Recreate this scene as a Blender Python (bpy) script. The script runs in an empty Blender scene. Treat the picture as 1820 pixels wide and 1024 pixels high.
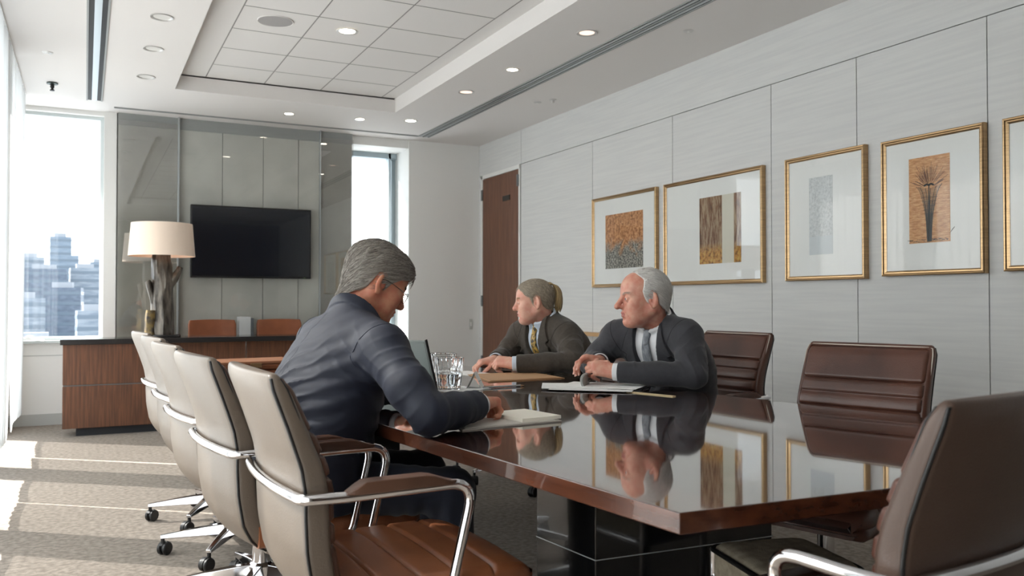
import bpy, bmesh, math, random
import numpy as np
from mathutils import Vector, Matrix
random.seed(7); RNG = np.random.default_rng(7)
SC = bpy.context.scene; COL = SC.collection
PI = math.pi
H = 2.87          # ceiling height
XL, XR, YB, YF = -.62, 3.97, 8.65, -2.6
V3 = lambda *a: np.array(a, float)
def nrm(v): v = np.asarray(v, float); return v/np.linalg.norm(v)

# ------------------------------------------------------------------ materials
def lin(r, g, b):
    f = lambda c: (c/255/12.92) if c/255 <= .04045 else ((c/255+.055)/1.055)**2.4
    return (f(r), f(g), f(b), 1)
MATS = {}
def mat(name, col, rough=.5, metal=0., var=0., vscale=8., stretch=(1, 1, 1), bump=0., bscale=150., bstretch=None,
        coat=0., ior=1.5, col2=None, sheen=0., island=0., sss=0., emit=0., detail=6.):
    if name in MATS: return MATS[name]
    m = bpy.data.materials.new(name); m.use_nodes = True; nt = m.node_tree; N = nt.nodes; L = nt.links
    p = N['Principled BSDF']; c = lin(*col)
    p.inputs['Base Color'].default_value = c
    p.inputs['Roughness'].default_value = rough; p.inputs['Metallic'].default_value = metal
    p.inputs['IOR'].default_value = ior
    if coat: p.inputs['Coat Weight'].default_value = coat; p.inputs['Coat Roughness'].default_value = .03
    if sheen: p.inputs['Sheen Weight'].default_value = sheen; p.inputs['Sheen Roughness'].default_value = .4
    if sss:
        p.inputs['Subsurface Weight'].default_value = sss; p.inputs['Subsurface Radius'].default_value = (.012, .005, .003); p.inputs['Subsurface Scale'].default_value = .5
    if emit: p.inputs['Emission Color'].default_value = c; p.inputs['Emission Strength'].default_value = emit
    tc = N.new('ShaderNodeTexCoord')
    def mapped(s):
        mp = N.new('ShaderNodeMapping'); mp.inputs['Scale'].default_value = s; L.new(tc.outputs['Object'], mp.inputs['Vector']); return mp
    if var or col2 or island:
        c2 = lin(*col2) if col2 else tuple(min(1, x*(1-var)) for x in c[:3])+(1,)
        mix = N.new('ShaderNodeMix'); mix.data_type = 'RGBA'; mix.inputs[6].default_value = c; mix.inputs[7].default_value = c2
        if island:
            g = N.new('ShaderNodeNewGeometry'); L.new(g.outputs['Random Per Island'], mix.inputs[0])
        else:
            t = N.new('ShaderNodeTexNoise'); t.inputs['Scale'].default_value = vscale; t.inputs['Detail'].default_value = detail
            L.new(mapped(stretch).outputs[0], t.inputs['Vector'])
            r = N.new('ShaderNodeMapRange'); r.inputs[1].default_value = .36; r.inputs[2].default_value = .64
            L.new(t.outputs[0], r.inputs[0]); L.new(r.outputs[0], mix.inputs[0])
        L.new(mix.outputs[2], p.inputs['Base Color'])
    if bump:
        t = N.new('ShaderNodeTexNoise'); t.inputs['Scale'].default_value = bscale; t.inputs['Detail'].default_value = 3
        L.new(mapped(bstretch or stretch).outputs[0], t.inputs['Vector'])
        b = N.new('ShaderNodeBump'); b.inputs['Strength'].default_value = bump; b.inputs['Distance'].default_value = .004
        L.new(t.outputs[0], b.inputs['Height']); L.new(b.outputs[0], p.inputs['Normal'])
    MATS[name] = m; return m
def mat_pane(name, tint=(1, 1, 1), refl=.06):
    m = bpy.data.materials.new(name); m.use_nodes = True; nt = m.node_tree; N = nt.nodes; L = nt.links
    N.remove(N['Principled BSDF']); o = N['Material Output']
    t = N.new('ShaderNodeBsdfTransparent'); t.inputs[0].default_value = (*tint, 1)
    g = N.new('ShaderNodeBsdfGlossy'); g.inputs['Roughness'].default_value = .015
    lw = N.new('ShaderNodeFresnel'); lw.inputs[0].default_value = 1.5
    a = N.new('ShaderNodeMath'); a.operation = 'ADD'; a.use_clamp = True; a.inputs[1].default_value = refl-.04
    ge = N.new('ShaderNodeNewGeometry'); fr = N.new('ShaderNodeMath'); fr.operation = 'SUBTRACT'; fr.inputs[0].default_value = 1; L.new(ge.outputs['Backfacing'], fr.inputs[1])
    mu = N.new('ShaderNodeMath'); mu.operation = 'MULTIPLY'; L.new(a.outputs[0], mu.inputs[0]); L.new(fr.outputs[0], mu.inputs[1])
    L.new(lw.outputs[0], a.inputs[0]); mx = N.new('ShaderNodeMixShader')
    L.new(mu.outputs[0], mx.inputs[0]); L.new(t.outputs[0], mx.inputs[1]); L.new(g.outputs[0], mx.inputs[2]); L.new(mx.outputs[0], o.inputs[0])
    return m
def mat_sheer(name, clear=.32):
    m = bpy.data.materials.new(name); m.use_nodes = True; nt = m.node_tree; N = nt.nodes; L = nt.links
    N.remove(N['Principled BSDF']); o = N['Material Output']
    t = N.new('ShaderNodeBsdfTransparent'); tr = N.new('ShaderNodeBsdfTranslucent'); d = N.new('ShaderNodeBsdfDiffuse')
    tr.inputs[0].default_value = (.72, .72, .71, 1); d.inputs[0].default_value = (.8, .8, .79, 1)
    a = N.new('ShaderNodeMixShader'); a.inputs[0].default_value = .4; L.new(tr.outputs[0], a.inputs[1]); L.new(d.outputs[0], a.inputs[2])
    b = N.new('ShaderNodeMixShader'); b.inputs[0].default_value = clear; L.new(a.outputs[0], b.inputs[1]); L.new(t.outputs[0], b.inputs[2])
    L.new(b.outputs[0], o.inputs[0]); return m
def mat_glass(name, ior=1.5, col=(1, 1, 1)):
    m = bpy.data.materials.new(name); m.use_nodes = True; p = m.node_tree.nodes['Principled BSDF']
    p.inputs['Base Color'].default_value = (*col, 1); p.inputs['Transmission Weight'].default_value = 1; p.inputs['Roughness'].default_value = .01; p.inputs['IOR'].default_value = ior
    return m

WHITE = mat('paint_white', (232, 231, 228), .6, bump=.05, bscale=400)
CEIL = mat('ceiling_paint', (226, 222, 219), .8)
TILE = mat('ceiling_tile_board', (226, 223, 220), .85, bump=.15, bscale=300)
CARPET = mat('carpet_loop', (158, 146, 134), .95, col2=(124, 114, 104), vscale=38, bump=.9, bscale=420, sheen=.1)
PANEL = mat('wall_linen_panel', (214, 214, 212), .75, col2=(207, 207, 206), vscale=6, stretch=(1, .35, 9), bump=.12, bscale=120, bstretch=(1, .4, 9))
FABRIC = mat('grey_wall_fabric', (190, 189, 182), .85, col2=(178, 177, 171), vscale=3, bump=.25, bscale=500)
SEAM = mat('seam_shadow_gap', (112, 114, 113), .9)
ALU = mat('aluminium', (190, 196, 198), .35, .85)
FRAMEALU = mat('window_frame_paint', (205, 212, 212), .45)
DARK = mat('black_slot', (16, 18, 19), .6)
CHROME = mat('chrome', (225, 225, 228), .08, 1)
BRASS = mat('brushed_brass', (192, 160, 120), .28, 1, var=.25, vscale=5, stretch=(1, 1, 30))
WOODD = mat('walnut_veneer', (108, 69, 47), .38, col2=(80, 50, 35), vscale=7, stretch=(9, 9, .5), bump=.03, bscale=40)
DOORW = mat('door_veneer', (118, 78, 56), .4, col2=(96, 60, 42), vscale=6, stretch=(9, 9, .4))
TABLEW = mat('polished_mahogany', (58, 28, 18), .06, col2=(36, 16, 10), vscale=4, stretch=(7, .5, 7), coat=1., ior=2.2)
TABLEE = mat('mahogany_edge', (80, 44, 28), .25, col2=(56, 29, 18), vscale=5, stretch=(4, .6, 7), coat=.4)
BLACKG = mat('black_gloss', (14, 15, 16), .12, coat=.5)
COUNTER = mat('dark_counter', (40, 38, 38), .18, coat=.3)
TAUPE = mat('taupe_leather', (106, 94, 83), .36, var=.1, vscale=5, bump=.12, bscale=260)
COGNAC = mat('cognac_leather', (140, 86, 55), .34, col2=(114, 66, 41), vscale=5, bump=.12, bscale=260)
BROWNL = mat('chestnut_leather', (92, 58, 46), .33, col2=(70, 43, 34), vscale=5, bump=.12, bscale=260)
ORANGEL = mat('orange_brown_leather', (150, 86, 52), .45, var=.2)
PIPE = mat('black_piping', (20, 19, 20), .4)
PIPEW = mat('pale_piping', (200, 190, 178), .4)
RUBBER = mat('black_plastic', (20, 20, 22), .45)
GREYM = mat('grey_metal', (120, 122, 124), .35, .8)

# ------------------------------------------------------------------ mesh builder
def tag(o, label=None, cat=None, group=None, kind=None):
    if label: o['label'] = label
    if cat: o['category'] = cat
    if group: o['group'] = group
    if kind: o['kind'] = kind
    return o
def empty(name, loc=(0, 0, 0), rz=0., label=None, cat=None, group=None):
    o = bpy.data.objects.new(name, None); COL.objects.link(o); o.location = loc; o.rotation_euler = (0, 0, rz); o.empty_display_size = .1
    return tag(o, label, cat, group)
def mesh_obj(name, V, F, mats, parent=None, mi=None, smooth=True, bevel=0., kind=None, sub=0, sharp=None):
    me = bpy.data.meshes.new(name)
    if isinstance(V, np.ndarray) and isinstance(F, np.ndarray):
        me.vertices.add(len(V)); me.vertices.foreach_set('co', V.astype(np.float32).ravel())
        k = F.shape[1]; me.loops.add(len(F)*k); me.loops.foreach_set('vertex_index', F.astype(np.int32).ravel())
        me.polygons.add(len(F)); me.polygons.foreach_set('loop_start', np.arange(0, len(F)*k, k, dtype=np.int32))
        me.update(calc_edges=True)
    else:
        me.from_pydata([tuple(v) for v in V], [], [tuple(f) for f in F])
    for m in (mats if isinstance(mats, (list, tuple)) else [mats]): me.materials.append(m)
    if mi is not None: me.polygons.foreach_set('material_index', np.asarray(mi, np.int32))
    me.polygons.foreach_set('use_smooth', [smooth]*len(me.polygons))
    me.validate(); me.update()
    if smooth and sharp is None: sharp = 40
    if smooth and sharp < 180: me.set_sharp_from_angle(angle=math.radians(sharp))
    o = bpy.data.objects.new(name, me); COL.objects.link(o)
    if parent: o.parent = parent
    if bevel:
        b = o.modifiers.new('bevel', 'BEVEL'); b.width = bevel; b.segments = 3; b.limit_method = 'ANGLE'; b.angle_limit = .6; b.use_clamp_overlap = True; b.harden_normals = True
    if sub:
        s = o.modifiers.new('sub', 'SUBSURF'); s.levels = sub; s.render_levels = sub
    if kind: o['kind'] = kind
    return o
def cat_rom(P, n=8):
    P = [np.asarray(p, float) for p in P]; Q = [2*P[0]-P[1]]+P+[2*P[-1]-P[-2]]; out = []
    for i in range(1, len(Q)-2):
        for j in range(n):
            t = j/n; a, b, c, d = Q[i-1:i+3]
            out.append(.5*(2*b+(c-a)*t+(2*a-5*b+4*c-d)*t*t+(3*b-a-3*c+d)*t**3))
    out.append(P[-1]); return out
def fillet(P, r, n=6):
    "round the corners of a polyline"
    P = [np.asarray(p, float) for p in P]; out = [P[0]]
    for i in range(1, len(P)-1):
        a, b, c = P[i-1:i+2]; u = a-b; v = c-b; lu, lv = np.linalg.norm(u), np.linalg.norm(v); rr = min(r, lu*.49, lv*.49)
        p0 = b+u/lu*rr; p1 = b+v/lv*rr
        for j in range(n+1):
            t = j/n; out.append((1-t)**2*p0+2*t*(1-t)*b+t*t*p1)
    out.append(P[-1]); return out
class MB:
    def __init__(s): s.V = []; s.F = []; s.M = []; s.m = 0
    def add(s, V, F, M=None):
        b = len(s.V); M = s.T if M is None and hasattr(s, 'T') else M
        for v in V: s.V.append(tuple(M @ Vector(v)) if M is not None else tuple(v))
        for f in F: s.F.append([i+b for i in f]); s.M.append(s.m)
        return s
    def box(s, a, b, M=None):
        (x0, y0, z0), (x1, y1, z1) = a, b
        V = [(x0, y0, z0), (x1, y0, z0), (x1, y1, z0), (x0, y1, z0), (x0, y0, z1), (x1, y0, z1), (x1, y1, z1), (x0, y1, z1)]
        return s.add(V, [(3, 2, 1, 0), (4, 5, 6, 7), (0, 1, 5, 4), (1, 2, 6, 5), (2, 3, 7, 6), (3, 0, 4, 7)], M)
    def tube(s, P, r, n=12, closed=False, cap=True, M=None, flat=1.):
        P = [np.asarray(p, float) for p in P]; m = len(P); rs = r if isinstance(r, (list, tuple, np.ndarray)) else [r]*m
        T = []
        for i in range(m):
            a = P[(i-1) % m] if closed or i > 0 else P[i]; b = P[(i+1) % m] if closed or i < m-1 else P[i]; T.append(nrm(b-a+1e-12))
        u = nrm(np.cross(T[0], (0, 0, 1) if abs(T[0][2]) < .9 else (1, 0, 0))); V = []
        for i in range(m):
            u = nrm(u-T[i]*np.dot(u, T[i])); w = np.cross(T[i], u)
            for k in range(n):
                a = 2*PI*k/n; V.append(P[i]+(u*math.cos(a)+w*math.sin(a)*flat)*rs[i])
        F = []
        for i in range(m if closed else m-1):
            for k in range(n):
                j = (i+1) % m; F.append((i*n+k, i*n+(k+1) % n, j*n+(k+1) % n, j*n+k))
        if cap and not closed: F += [tuple(range(n))[::-1], tuple((m-1)*n+k for k in range(n))]
        return s.add(V, F, M)
    def lathe(s, prof, n=32, c=(0, 0, 0), M=None, cap=True, rfun=None):
        V = []; F = []; k = len(prof)
        for i, (r, z) in enumerate(prof):
            for j in range(n):
                a = 2*PI*j/n; q = r*(rfun(a, z) if rfun else 1); V.append((c[0]+q*math.cos(a), c[1]+q*math.sin(a), c[2]+z))
        for i in range(k-1):
            for j in range(n): F.append((i*n+j, i*n+(j+1) % n, (i+1)*n+(j+1) % n, (i+1)*n+j))
        if cap: F += [tuple(range(n))[::-1], tuple((k-1)*n+j for j in range(n))]
        return s.add(V, F, M)
    def prism(s, poly, z0, z1, M=None):
        n = len(poly); V = [(x, y, z0) for x, y in poly]+[(x, y, z1) for x, y in poly]
        F = [tuple(range(n))[::-1], tuple(range(n, 2*n))]+[(i, (i+1) % n, n+(i+1) % n, n+i) for i in range(n)]
        return s.add(V, F, M)
    def grid(s, G, M=None, close_u=False):
        "G[i][j] -> points"
        a, b = len(G), len(G[0]); V = [p for row in G for p in row]; F = []
        for i in range(a-1 if not close_u else a):
            for j in range(b-1):
                k = (i+1) % a; F.append((i*b+j, k*b+j, k*b+j+1, i*b+j+1))
        return s.add(V, F, M)
    def build(s, name, mats, parent=None, **k):
        return mesh_obj(name, s.V, s.F, mats, parent, mi=s.M, **k)
def box(name, a, b, m, parent=None, bevel=.002, **k): return MB().box(a, b).build(name, m, parent, bevel=bevel, **k)
def copy_tree(o, parent=None):
    c = o.copy(); COL.objects.link(c); c.parent = parent
    for ch in list(o.children): copy_tree(ch, c)
    return c
# ------------------------------------------------------------------ setting
def struct(name, mb, m, parent=None, **k):
    o = mb.build(name, m, parent, smooth=False, **k)
    if parent is None: o['kind'] = 'structure'
    return o
struct('floor', MB().box((XL-.3, YF, -.12), (XR, YB+.05, 0)), CARPET)
# ceiling: soffit with a coffer, tile board set in it
CX0, CX1, CY0, CY1, CZ = .65, 2.56, .6, 7.45, 3.0
mb = MB()
for a, b in (((XL-.3, YF), (CX0, YB+.6)), ((CX1, YF), (XR+.1, YB+.6)), ((CX0, YF), (CX1, CY0)), ((CX0, CY1), (CX1, YB+.6))):
    mb.box((*a, H), (*b, CZ-.012 if a[0] == CX0 else CZ))
mb.box((XL-.3, YF, CZ+.03), (XR+.1, YB+.6, CZ+.15))
struct('ceiling', mb, CEIL)
mb = MB(); mb.box((CX0+.0, CY0, CZ), (CX1, CY1, CZ+.03)); mb.m = 1
for x in (.89, 1.37, 1.86, 2.43): mb.box((x-.004, CY0, CZ-.0015), (x+.004, CY1, CZ+.001))
y = 7.02
while y > CY0: mb.box((.89, y-.004, CZ-.0015), (2.43, y+.004, CZ+.001)); y -= .495
o = struct('ceiling_tiles', mb, [TILE, mat('tile_groove', (150, 147, 144), .9)])
# right wall: linen panels with reveals
mb = MB(); ys = [YB, 7.66, 6.95, 6.26, 5.13, 4.10, 3.42, 2.63, 1.6, .4, -1., YF]; G = .003
def panel(y0, y1, z0, z1): mb.box((XR, y0+G, z0+G), (XR+.03, y1-G, z1-G))
panel(7.62, YB-.0, 2.52, H+.01); panel(YF, 7.62, 2.52, H+.01)
mb.box((XR, 8.575, 0), (XR+.03, YB, 2.52))
segs = [7.62, 6.26, 5.13, 4.10, 3.42, 2.63, 1.6, .4, -1., YF]
for a, b in zip(segs[1:], segs[:-1]): panel(a, b, .1, 2.52)
mb.m = 1; mb.box((XR+.012, YF, 0), (XR+.06, 7.66, H+.02)); mb.box((XR+.012, 7.66, 2.5), (XR+.06, YB, H+.02))
struct('wall_right', mb, [PANEL, SEAM])
struct('baseboard_right', MB().box((XR-.012, YF, 0), (XR+.02, 7.6, .1)), mat('baseboard_grey', (196, 196, 195), .5))
# back wall (with two window openings) and feature wall
WX0, WX1 = 2.50, 3.13
mb = MB()
mb.box((WX1, YB, 0), (XR+.06, YB+.55, H+.02))                 # right pier
mb.box((.25, YB+.02, 0), (WX0, YB+.2, H+.02))                 # behind the feature wall
mb.box((.145, YB-.02, 0), (.25, YB+.2, H+.02))               # post beside left window
mb.box((XL-.3, YB, 0), (.145, YB+.2, .74)); mb.box((XL-.3, YB, 2.83), (.145, YB+.2, H+.02))
mb.box((2.42, YB+.02, 0), (WX0, YB+.55, H+.02)); mb.box((WX0, YB+.02, 0), (WX1, YB+.55, .6)); mb.box((WX0, YB+.02, 2.78), (WX1, YB+.55, H+.02))  # first block: unseen left jamb added to keep sun off the door
mb.m = 1; mb.box((XL-.3, YB-.004, .62), (.145, YB, .628)); mb.box((XL-.3, YB-.012, 0), (.145, YB, .1))
struct('wall_back', mb, [WHITE, mat('sill_reveal', (186, 187, 184), .6)])
struct('trim_1', MB().box((XL-.3, YB-.05, .735), (.15, YB+.2, .76)), FRAMEALU, bevel=.003)   # window sill
# feature wall of grey fabric panels behind sheets of glass
mb = MB(); zs = 2.76
for a, b in ((.26, .79), (.79, 1.19), (1.19, 1.58), (1.58, 1.93), (1.93, 2.49)): mb.box((a+.003, YB-.03, .05), (b-.003, YB+.01, zs))
mb.m = 1; mb.box((.26, YB-.0, .0), (2.49, YB+.02, H)); mb.m = 2; mb.box((.26, YB-.035, 2.76), (2.49, YB+.01, H))
struct('wall_feature', mb, [FABRIC, SEAM, mat('grey_header', (150, 152, 150), .5)])
def window(n, mb, panes, frame_m, pane_m):
    f = mb.build('window_%d' % n, frame_m, smooth=False); f['kind'] = 'structure'
    for p in panes: p.build('window_pane', pane_m, f, smooth=False)
    return f
PANE = mat_pane('clear_window_glass', (.97, .985, .985))
def frame_y(x0, x1, z0, z1, y, t=.045, d=.07):
    m = MB(); m.box((x0, y, z0), (x1, y+d, z0+t)); m.box((x0, y, z1-t), (x1, y+d, z1)); m.box((x0, y, z0+t), (x0+t, y+d, z1-t)); m.box((x1-t, y, z0+t), (x1, y+d, z1-t))
    return m, MB().box((x0+t, y+d*.4, z0+t), (x1-t, y+d*.4+.008, z1-t))
f, p = frame_y(XL-.1, .145, .76, 2.83, YB+.06, .03); window(1, f, [p], FRAMEALU, PANE)
f, p = frame_y(WX0, WX1, .6, 2.78, YB+.46, .04)
f.box((3.035, YB+.40, .6), (3.06, YB+.53, 2.78)); f.box((WX0, YB+.40, .6), (WX0+.08, YB+.5, 2.78)); f.box((WX0, YB+.40, 2.72), (WX1, YB+.5, 2.78))  # left stile widened to block sun from the door
window(2, f, [p], mat('window_frame_slate', (166, 180, 187), .4), PANE)
# left window wall
PIERS = [8.2, 6.55, 4.85, 3.15, 1.45, -.25]; PW = .13
mb = MB(); mb.box((XL-.22, YF, 2.78), (XL, YB+.05, H+.02)); mb.box((XL-.22, YF, 0), (XL, YB+.05, .04))
for y in PIERS: mb.box((XL-.22, y-PW, .04), (XL, y+PW, 2.78))
mb.box((XL-.22, 8.4, .04), (XL, YB+.05, 2.78)); mb.box((XL-.22, YF, .04), (XL, -.25, 2.78))  # last stretch, out of view, closed without windows to cut light
struct('wall_left', mb, WHITE)
for i, (b, a) in enumerate(zip(PIERS[:-1], PIERS[1:])):
    y0, y1 = a+PW, b-PW; m = MB(); t = .035; x0, x1 = XL-.17, XL-.1
    m.box((x0, y0, .04), (x1, y1, .04+t)); m.box((x0, y0, 2.78-t), (x1, y1, 2.78)); m.box((x0, y0, .04+t), (x1, y0+t, 2.78-t)); m.box((x0, y1-t, .04+t), (x1, y1, 2.78-t))
    window(3+i, m, [MB().box((x0+.03, y0+t, .04+t), (x0+.038, y1-t, 2.78-t))], FRAMEALU, PANE)
struct('wall_front', MB().box((XL-.3, YF-.1, 0), (XR+.1, YF, H+.02)), mat('front_wall_dark', (96, 76, 64), .5))  # unseen wall behind the camera, coloured dark to cut light from there
# door in the right wall
d = MB().box((XR-.006, 7.675, .01), (XR+.03, 8.535, 2.475)).build('door_1', DOORW, smooth=False, bevel=.002); d['kind'] = 'structure'
mb = MB(); mb.box((XR-.012, 8.54, 0), (XR+.03, 8.575, 2.52)); mb.box((XR-.012, 7.64, 2.48), (XR+.03, 8.575, 2.52)); mb.box((XR-.004, 7.64, 0), (XR+.03, 7.672, 2.48))
struct('trim_2', mb, WHITE)
for z in (2.3, 1.12, .45): MB().box((XR-.02, 8.525, z-.06), (XR-.004, 8.56, z+.06)).build('hinge', GREYM, d, smooth=False, bevel=.003)
MB().box((XR-.02, 7.66, 2.30), (XR-.004, 7.69, 2.42)).build('latch_plate', GREYM, d, smooth=False, bevel=.003)
MB().box((XR-.012, 7.86, 2.18), (XR-.004, 8.03, 2.235)).build('name_plate', mat('plate_black', (40, 34, 30), .4), d, smooth=False, bevel=.002)
# light switch
s = box('light_switch', (3.845, YB-.012, .80), (3.885, YB, .915), mat('switch_plate', (196, 196, 190), .5)); tag(s, 'small pale light switch plate on the white back wall beside the door', 'light switch')
MB().box((3.855, YB-.016, .835), (3.875, YB-.012, .88)).build('rocker', WHITE, s, smooth=False, bevel=.001)

# glass sheets before the feature wall
SMOKE = mat_pane('grey_tinted_glass', (.86, .86, .85), .2); CLEARG = mat_pane('clear_sheet_glass', (.985, .99, .988), .05)
for x0, x1, mm, lab in ((.262, .775, SMOKE, 'tall tinted glass sheet on the back wall behind the log lamp'), (.795, 2.14, CLEARG, 'wide clear glass sheet over the grey fabric wall behind the television'), (2.15, 2.49, SMOKE, 'narrow tinted glass sheet between the television and the right window')):
    tag(box('glass_sheet', (x0, YB-.075, .03), (x1, YB-.067, 2.80), mm, bevel=0, smooth=False), lab, 'glass panel', 'glass sheets of the back wall')
tag(box('glass_post', (.777, YB-.085, .0), (.793, YB-.036, H), ALU, bevel=.002), 'thin silver upright post between the glass sheets beside the lamp', 'post')
tag(box('glass_post', (2.1405, YB-.08, .0), (2.1495, YB-.036, H), ALU, bevel=.001), 'thin silver upright post between the glass sheets right of the television', 'post')

# ceiling slots
def slot(name, x0, x1, y0, y1, label, n=2, split='y'):
    r = empty(name, ((x0+x1)/2, (y0+y1)/2, H), 0, label, 'air slot')
    hx, hy = (x1-x0)/2, (y1-y0)/2; t = .006
    MB().box((-hx, -hy, -.002), (hx, hy, .03)).build('slot_recess', DARK, r, smooth=False)
    m = MB()
    if hx < hy:
        for x in np.linspace(-hx, hx, n+1): m.box((x-t, -hy, -.008), (x+t, hy, -.001))
        w = hx*2/n
        m.m = 1
        for i in range(n): c = -hx+w*(i+.5); m.box((c-w*.18, -hy, -.005), (c+w*.18, hy, -.0015))
    else:
        for q in np.linspace(-hy, hy, n+1): m.box((-hx, q-t*.6, -.008), (hx, q+t*.6, -.001))
    m.build('slot_rail', [mat('slot_rail_paint', (150, 152, 150), .5), ALU], r, smooth=False); return r
slot('linear_diffuser', .0, .115, 3.0, 8.18, 'long black ceiling air slot near the curtain', 1)
slot('linear_diffuser', 3.14, 3.26, 1.0, 8.40, 'long black double ceiling air slot running beside the right wall', 2)
slot('linear_diffuser', .22, 3.14, 8.375, 8.40, 'thin ceiling shadow slot in front of the glass feature wall', 1)

# downlights and small ceiling fittings
LAMPON = mat('lamp_glow', (255, 244, 226), .5, emit=9.); LAMPW = mat('lamp_warm_glow', (246, 216, 196), .5, emit=.5); LAMPOFF = mat('lamp_lens_off', (232, 230, 226), .3)
RING = mat('downlight_ring', (205, 203, 200), .35, .4)
def downlight(x, y, z, r, lens, label, grp='recessed ceiling downlights'):
    o = empty('downlight', (x, y, z), 0, label, 'ceiling light', grp)
    MB().lathe([(r*.74, -.001), (r*.8, -.004), (r, -.006), (r*1.0, -.001)], 32, cap=False).build('trim_ring', RING, o)
    MB().lathe([(.0001, .0), (r*.5, -.0005), (r*.76, -.001)], 32, cap=False).build('lens', lens, o)
    return o
for x, y, l, lab in ((.41, 5.6, LAMPOFF, 'unlit silver downlight left of the coffer, nearest the camera of its row of three'), (.41, 6.33, LAMPOFF, 'unlit silver downlight left of the coffer, middle of its row of three'), (.41, 7.14, LAMPOFF, 'unlit silver downlight left of the coffer, farthest of its row of three'),
    (2.92, 4.67, LAMPW, 'large warm-toned downlight right of the coffer, nearest the camera'), (2.88, 5.67, LAMPON, 'small lit downlight right of the coffer, second from the camera'), (2.84, 6.45, LAMPW, 'dim pinkish downlight right of the coffer, third from the camera'),
    (2.81, 7.72, LAMPON, 'lit downlight in the ceiling near the far right corner of the coffer'), (2.35, 7.87, LAMPON, 'small bright round downlight above the right end of the television wall'), (1.69, 7.95, LAMPON, 'small lit downlight in the ceiling above the television')):
    downlight(x, y, H, .055 if 'small' in lab else .068, l, lab)
downlight(1.62, 5.74, CZ-.001, .075, LAMPON, 'brightly lit round downlight in a tile of the ceiling coffer')
sp = empty('ceiling_speaker', (1.13, 5.75, CZ-.001), 0, 'round grey ceiling speaker grille in a tile of the coffer', 'speaker')
MB().lathe([(.0001, -.004), (.1, -.004), (.112, -.003), (.115, 0)], 40, cap=False).build('grille', mat('speaker_grey', (168, 165, 164), .8, bump=.4, bscale=900), sp)
MB().lathe([(.112, -.003), (.116, -.006), (.12, 0)], 40, cap=False).build('trim_ring', TILE, sp)
sk = empty('sprinkler', (-.25, 7.68, H), 0, 'small dark sprinkler head hanging from the ceiling by the curtain', 'sprinkler')
MB().lathe([(.0001, -.001), (.04, -.002), (.042, -.012), (.02, -.016), (.02, -.001)], 24, cap=False).build('escutcheon', mat('sprinkler_dark', (70, 80, 76), .4, .5), sk)
MB().lathe([(.012, -.012), (.016, -.035), (.009, -.05), (.018, -.062), (.018, -.066), (.0001, -.066)], 16, cap=False).build('nozzle', RUBBER, sk)
for x, y, lab in ((-.25, 6.76, 'tiny white round sensor in the ceiling between curtain and air slot'), (3.55, 6.5, 'tiny flat grey disc in the ceiling near the right wall'), (3.49, 4.34, 'small pale round cap in the ceiling near the camera and right wall')):
    o = empty('ceiling_sensor', (x, y, H), 0, lab, 'sensor', 'small ceiling discs'); MB().lathe([(.0001, -.006), (.03, -.005), (.036, 0)], 24, cap=False).build('cover', RING, o); MB().lathe([(.0001, -.01), (.01, -.009), (.011, -.004)], 16, cap=False).build('lens', LAMPOFF, o)
o = empty('ceiling_sensor', (3.62, 6.35, H), 0, 'tiny brass-coloured nozzle in the ceiling near the right wall', 'sensor'); MB().lathe([(.03, -.001), (.03, -.004), (.014, -.008), (.012, -.03), (.0001, -.032)], 20, cap=False).build('nozzle', RING, o); MB().lathe([(.032, 0), (.034, -.003), (.02, -.005)], 20, cap=False).build('cover', RING, o)

# sheer curtains
SHEER = mat_sheer('sheer_curtain_cloth', .2)
def curtain(y0, y1, seed, label):
    r = empty('sheer_curtain', (-.48, (y0+y1)/2, H), 0, label, 'curtain', 'white sheer curtains along the left windows')
    rg = random.Random(seed); n = int((y1-y0)/.012); ph = [rg.uniform(0, 6.28) for _ in range(4)]; G = []
    for i in range(n+1):
        t = i/n; yy = y0+(y1-y0)*t-(y0+y1)/2; col = []
        for k in range(9):
            s = k/8; zz = -.018-(H-.018-.17)*s
            a = .020*(1-.8*s**3)
            x = a*math.sin(yy*2*PI/.115+ph[0]+1.3*math.sin(yy*3+ph[1]))+.012*s*math.sin(yy*5.1+ph[2])+.006*(1-s**3)*math.sin(yy*2*PI/.04+ph[3])
            col.append((x, yy, zz))
        G.append(col)
    MB().grid(G).build('cloth', SHEER, r, sharp=180)
    m = MB(); m.grid([[(c[-1][0], c[-1][1], c[-1][2]+.05), (c[-1][0]+.001, c[-1][1], c[-1][2])] for c in G]).build('hem', SHEER, r, sharp=180)
    return r
curtain(7.0, 8.12, 1, 'white sheer curtain nearest the far left window, hanging to the carpet')
curtain(5.50, 6.995, 2, 'white sheer curtain at the left edge of the photo, second from the far window')
for i, (a, b) in enumerate(((3.93, 5.495), (2.28, 3.925), (.58, 2.275), (-.7, .575))):
    curtain(a, b, 3+i, 'white sheer curtain beside the near left windows, outside the picture')
r = empty('curtain_track', (-.48, 3.5, H), 0, 'thin white curtain track along the ceiling at the left windows', 'curtain track'); MB().box((-.02, -4.6, -.012), (.02, 4.7, 0)).build('rail', WHITE, r, smooth=False)
MB().box((-.008, -4.6, -.016), (.008, 4.7, -.012)).build('groove', DARK, r, smooth=False)

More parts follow.
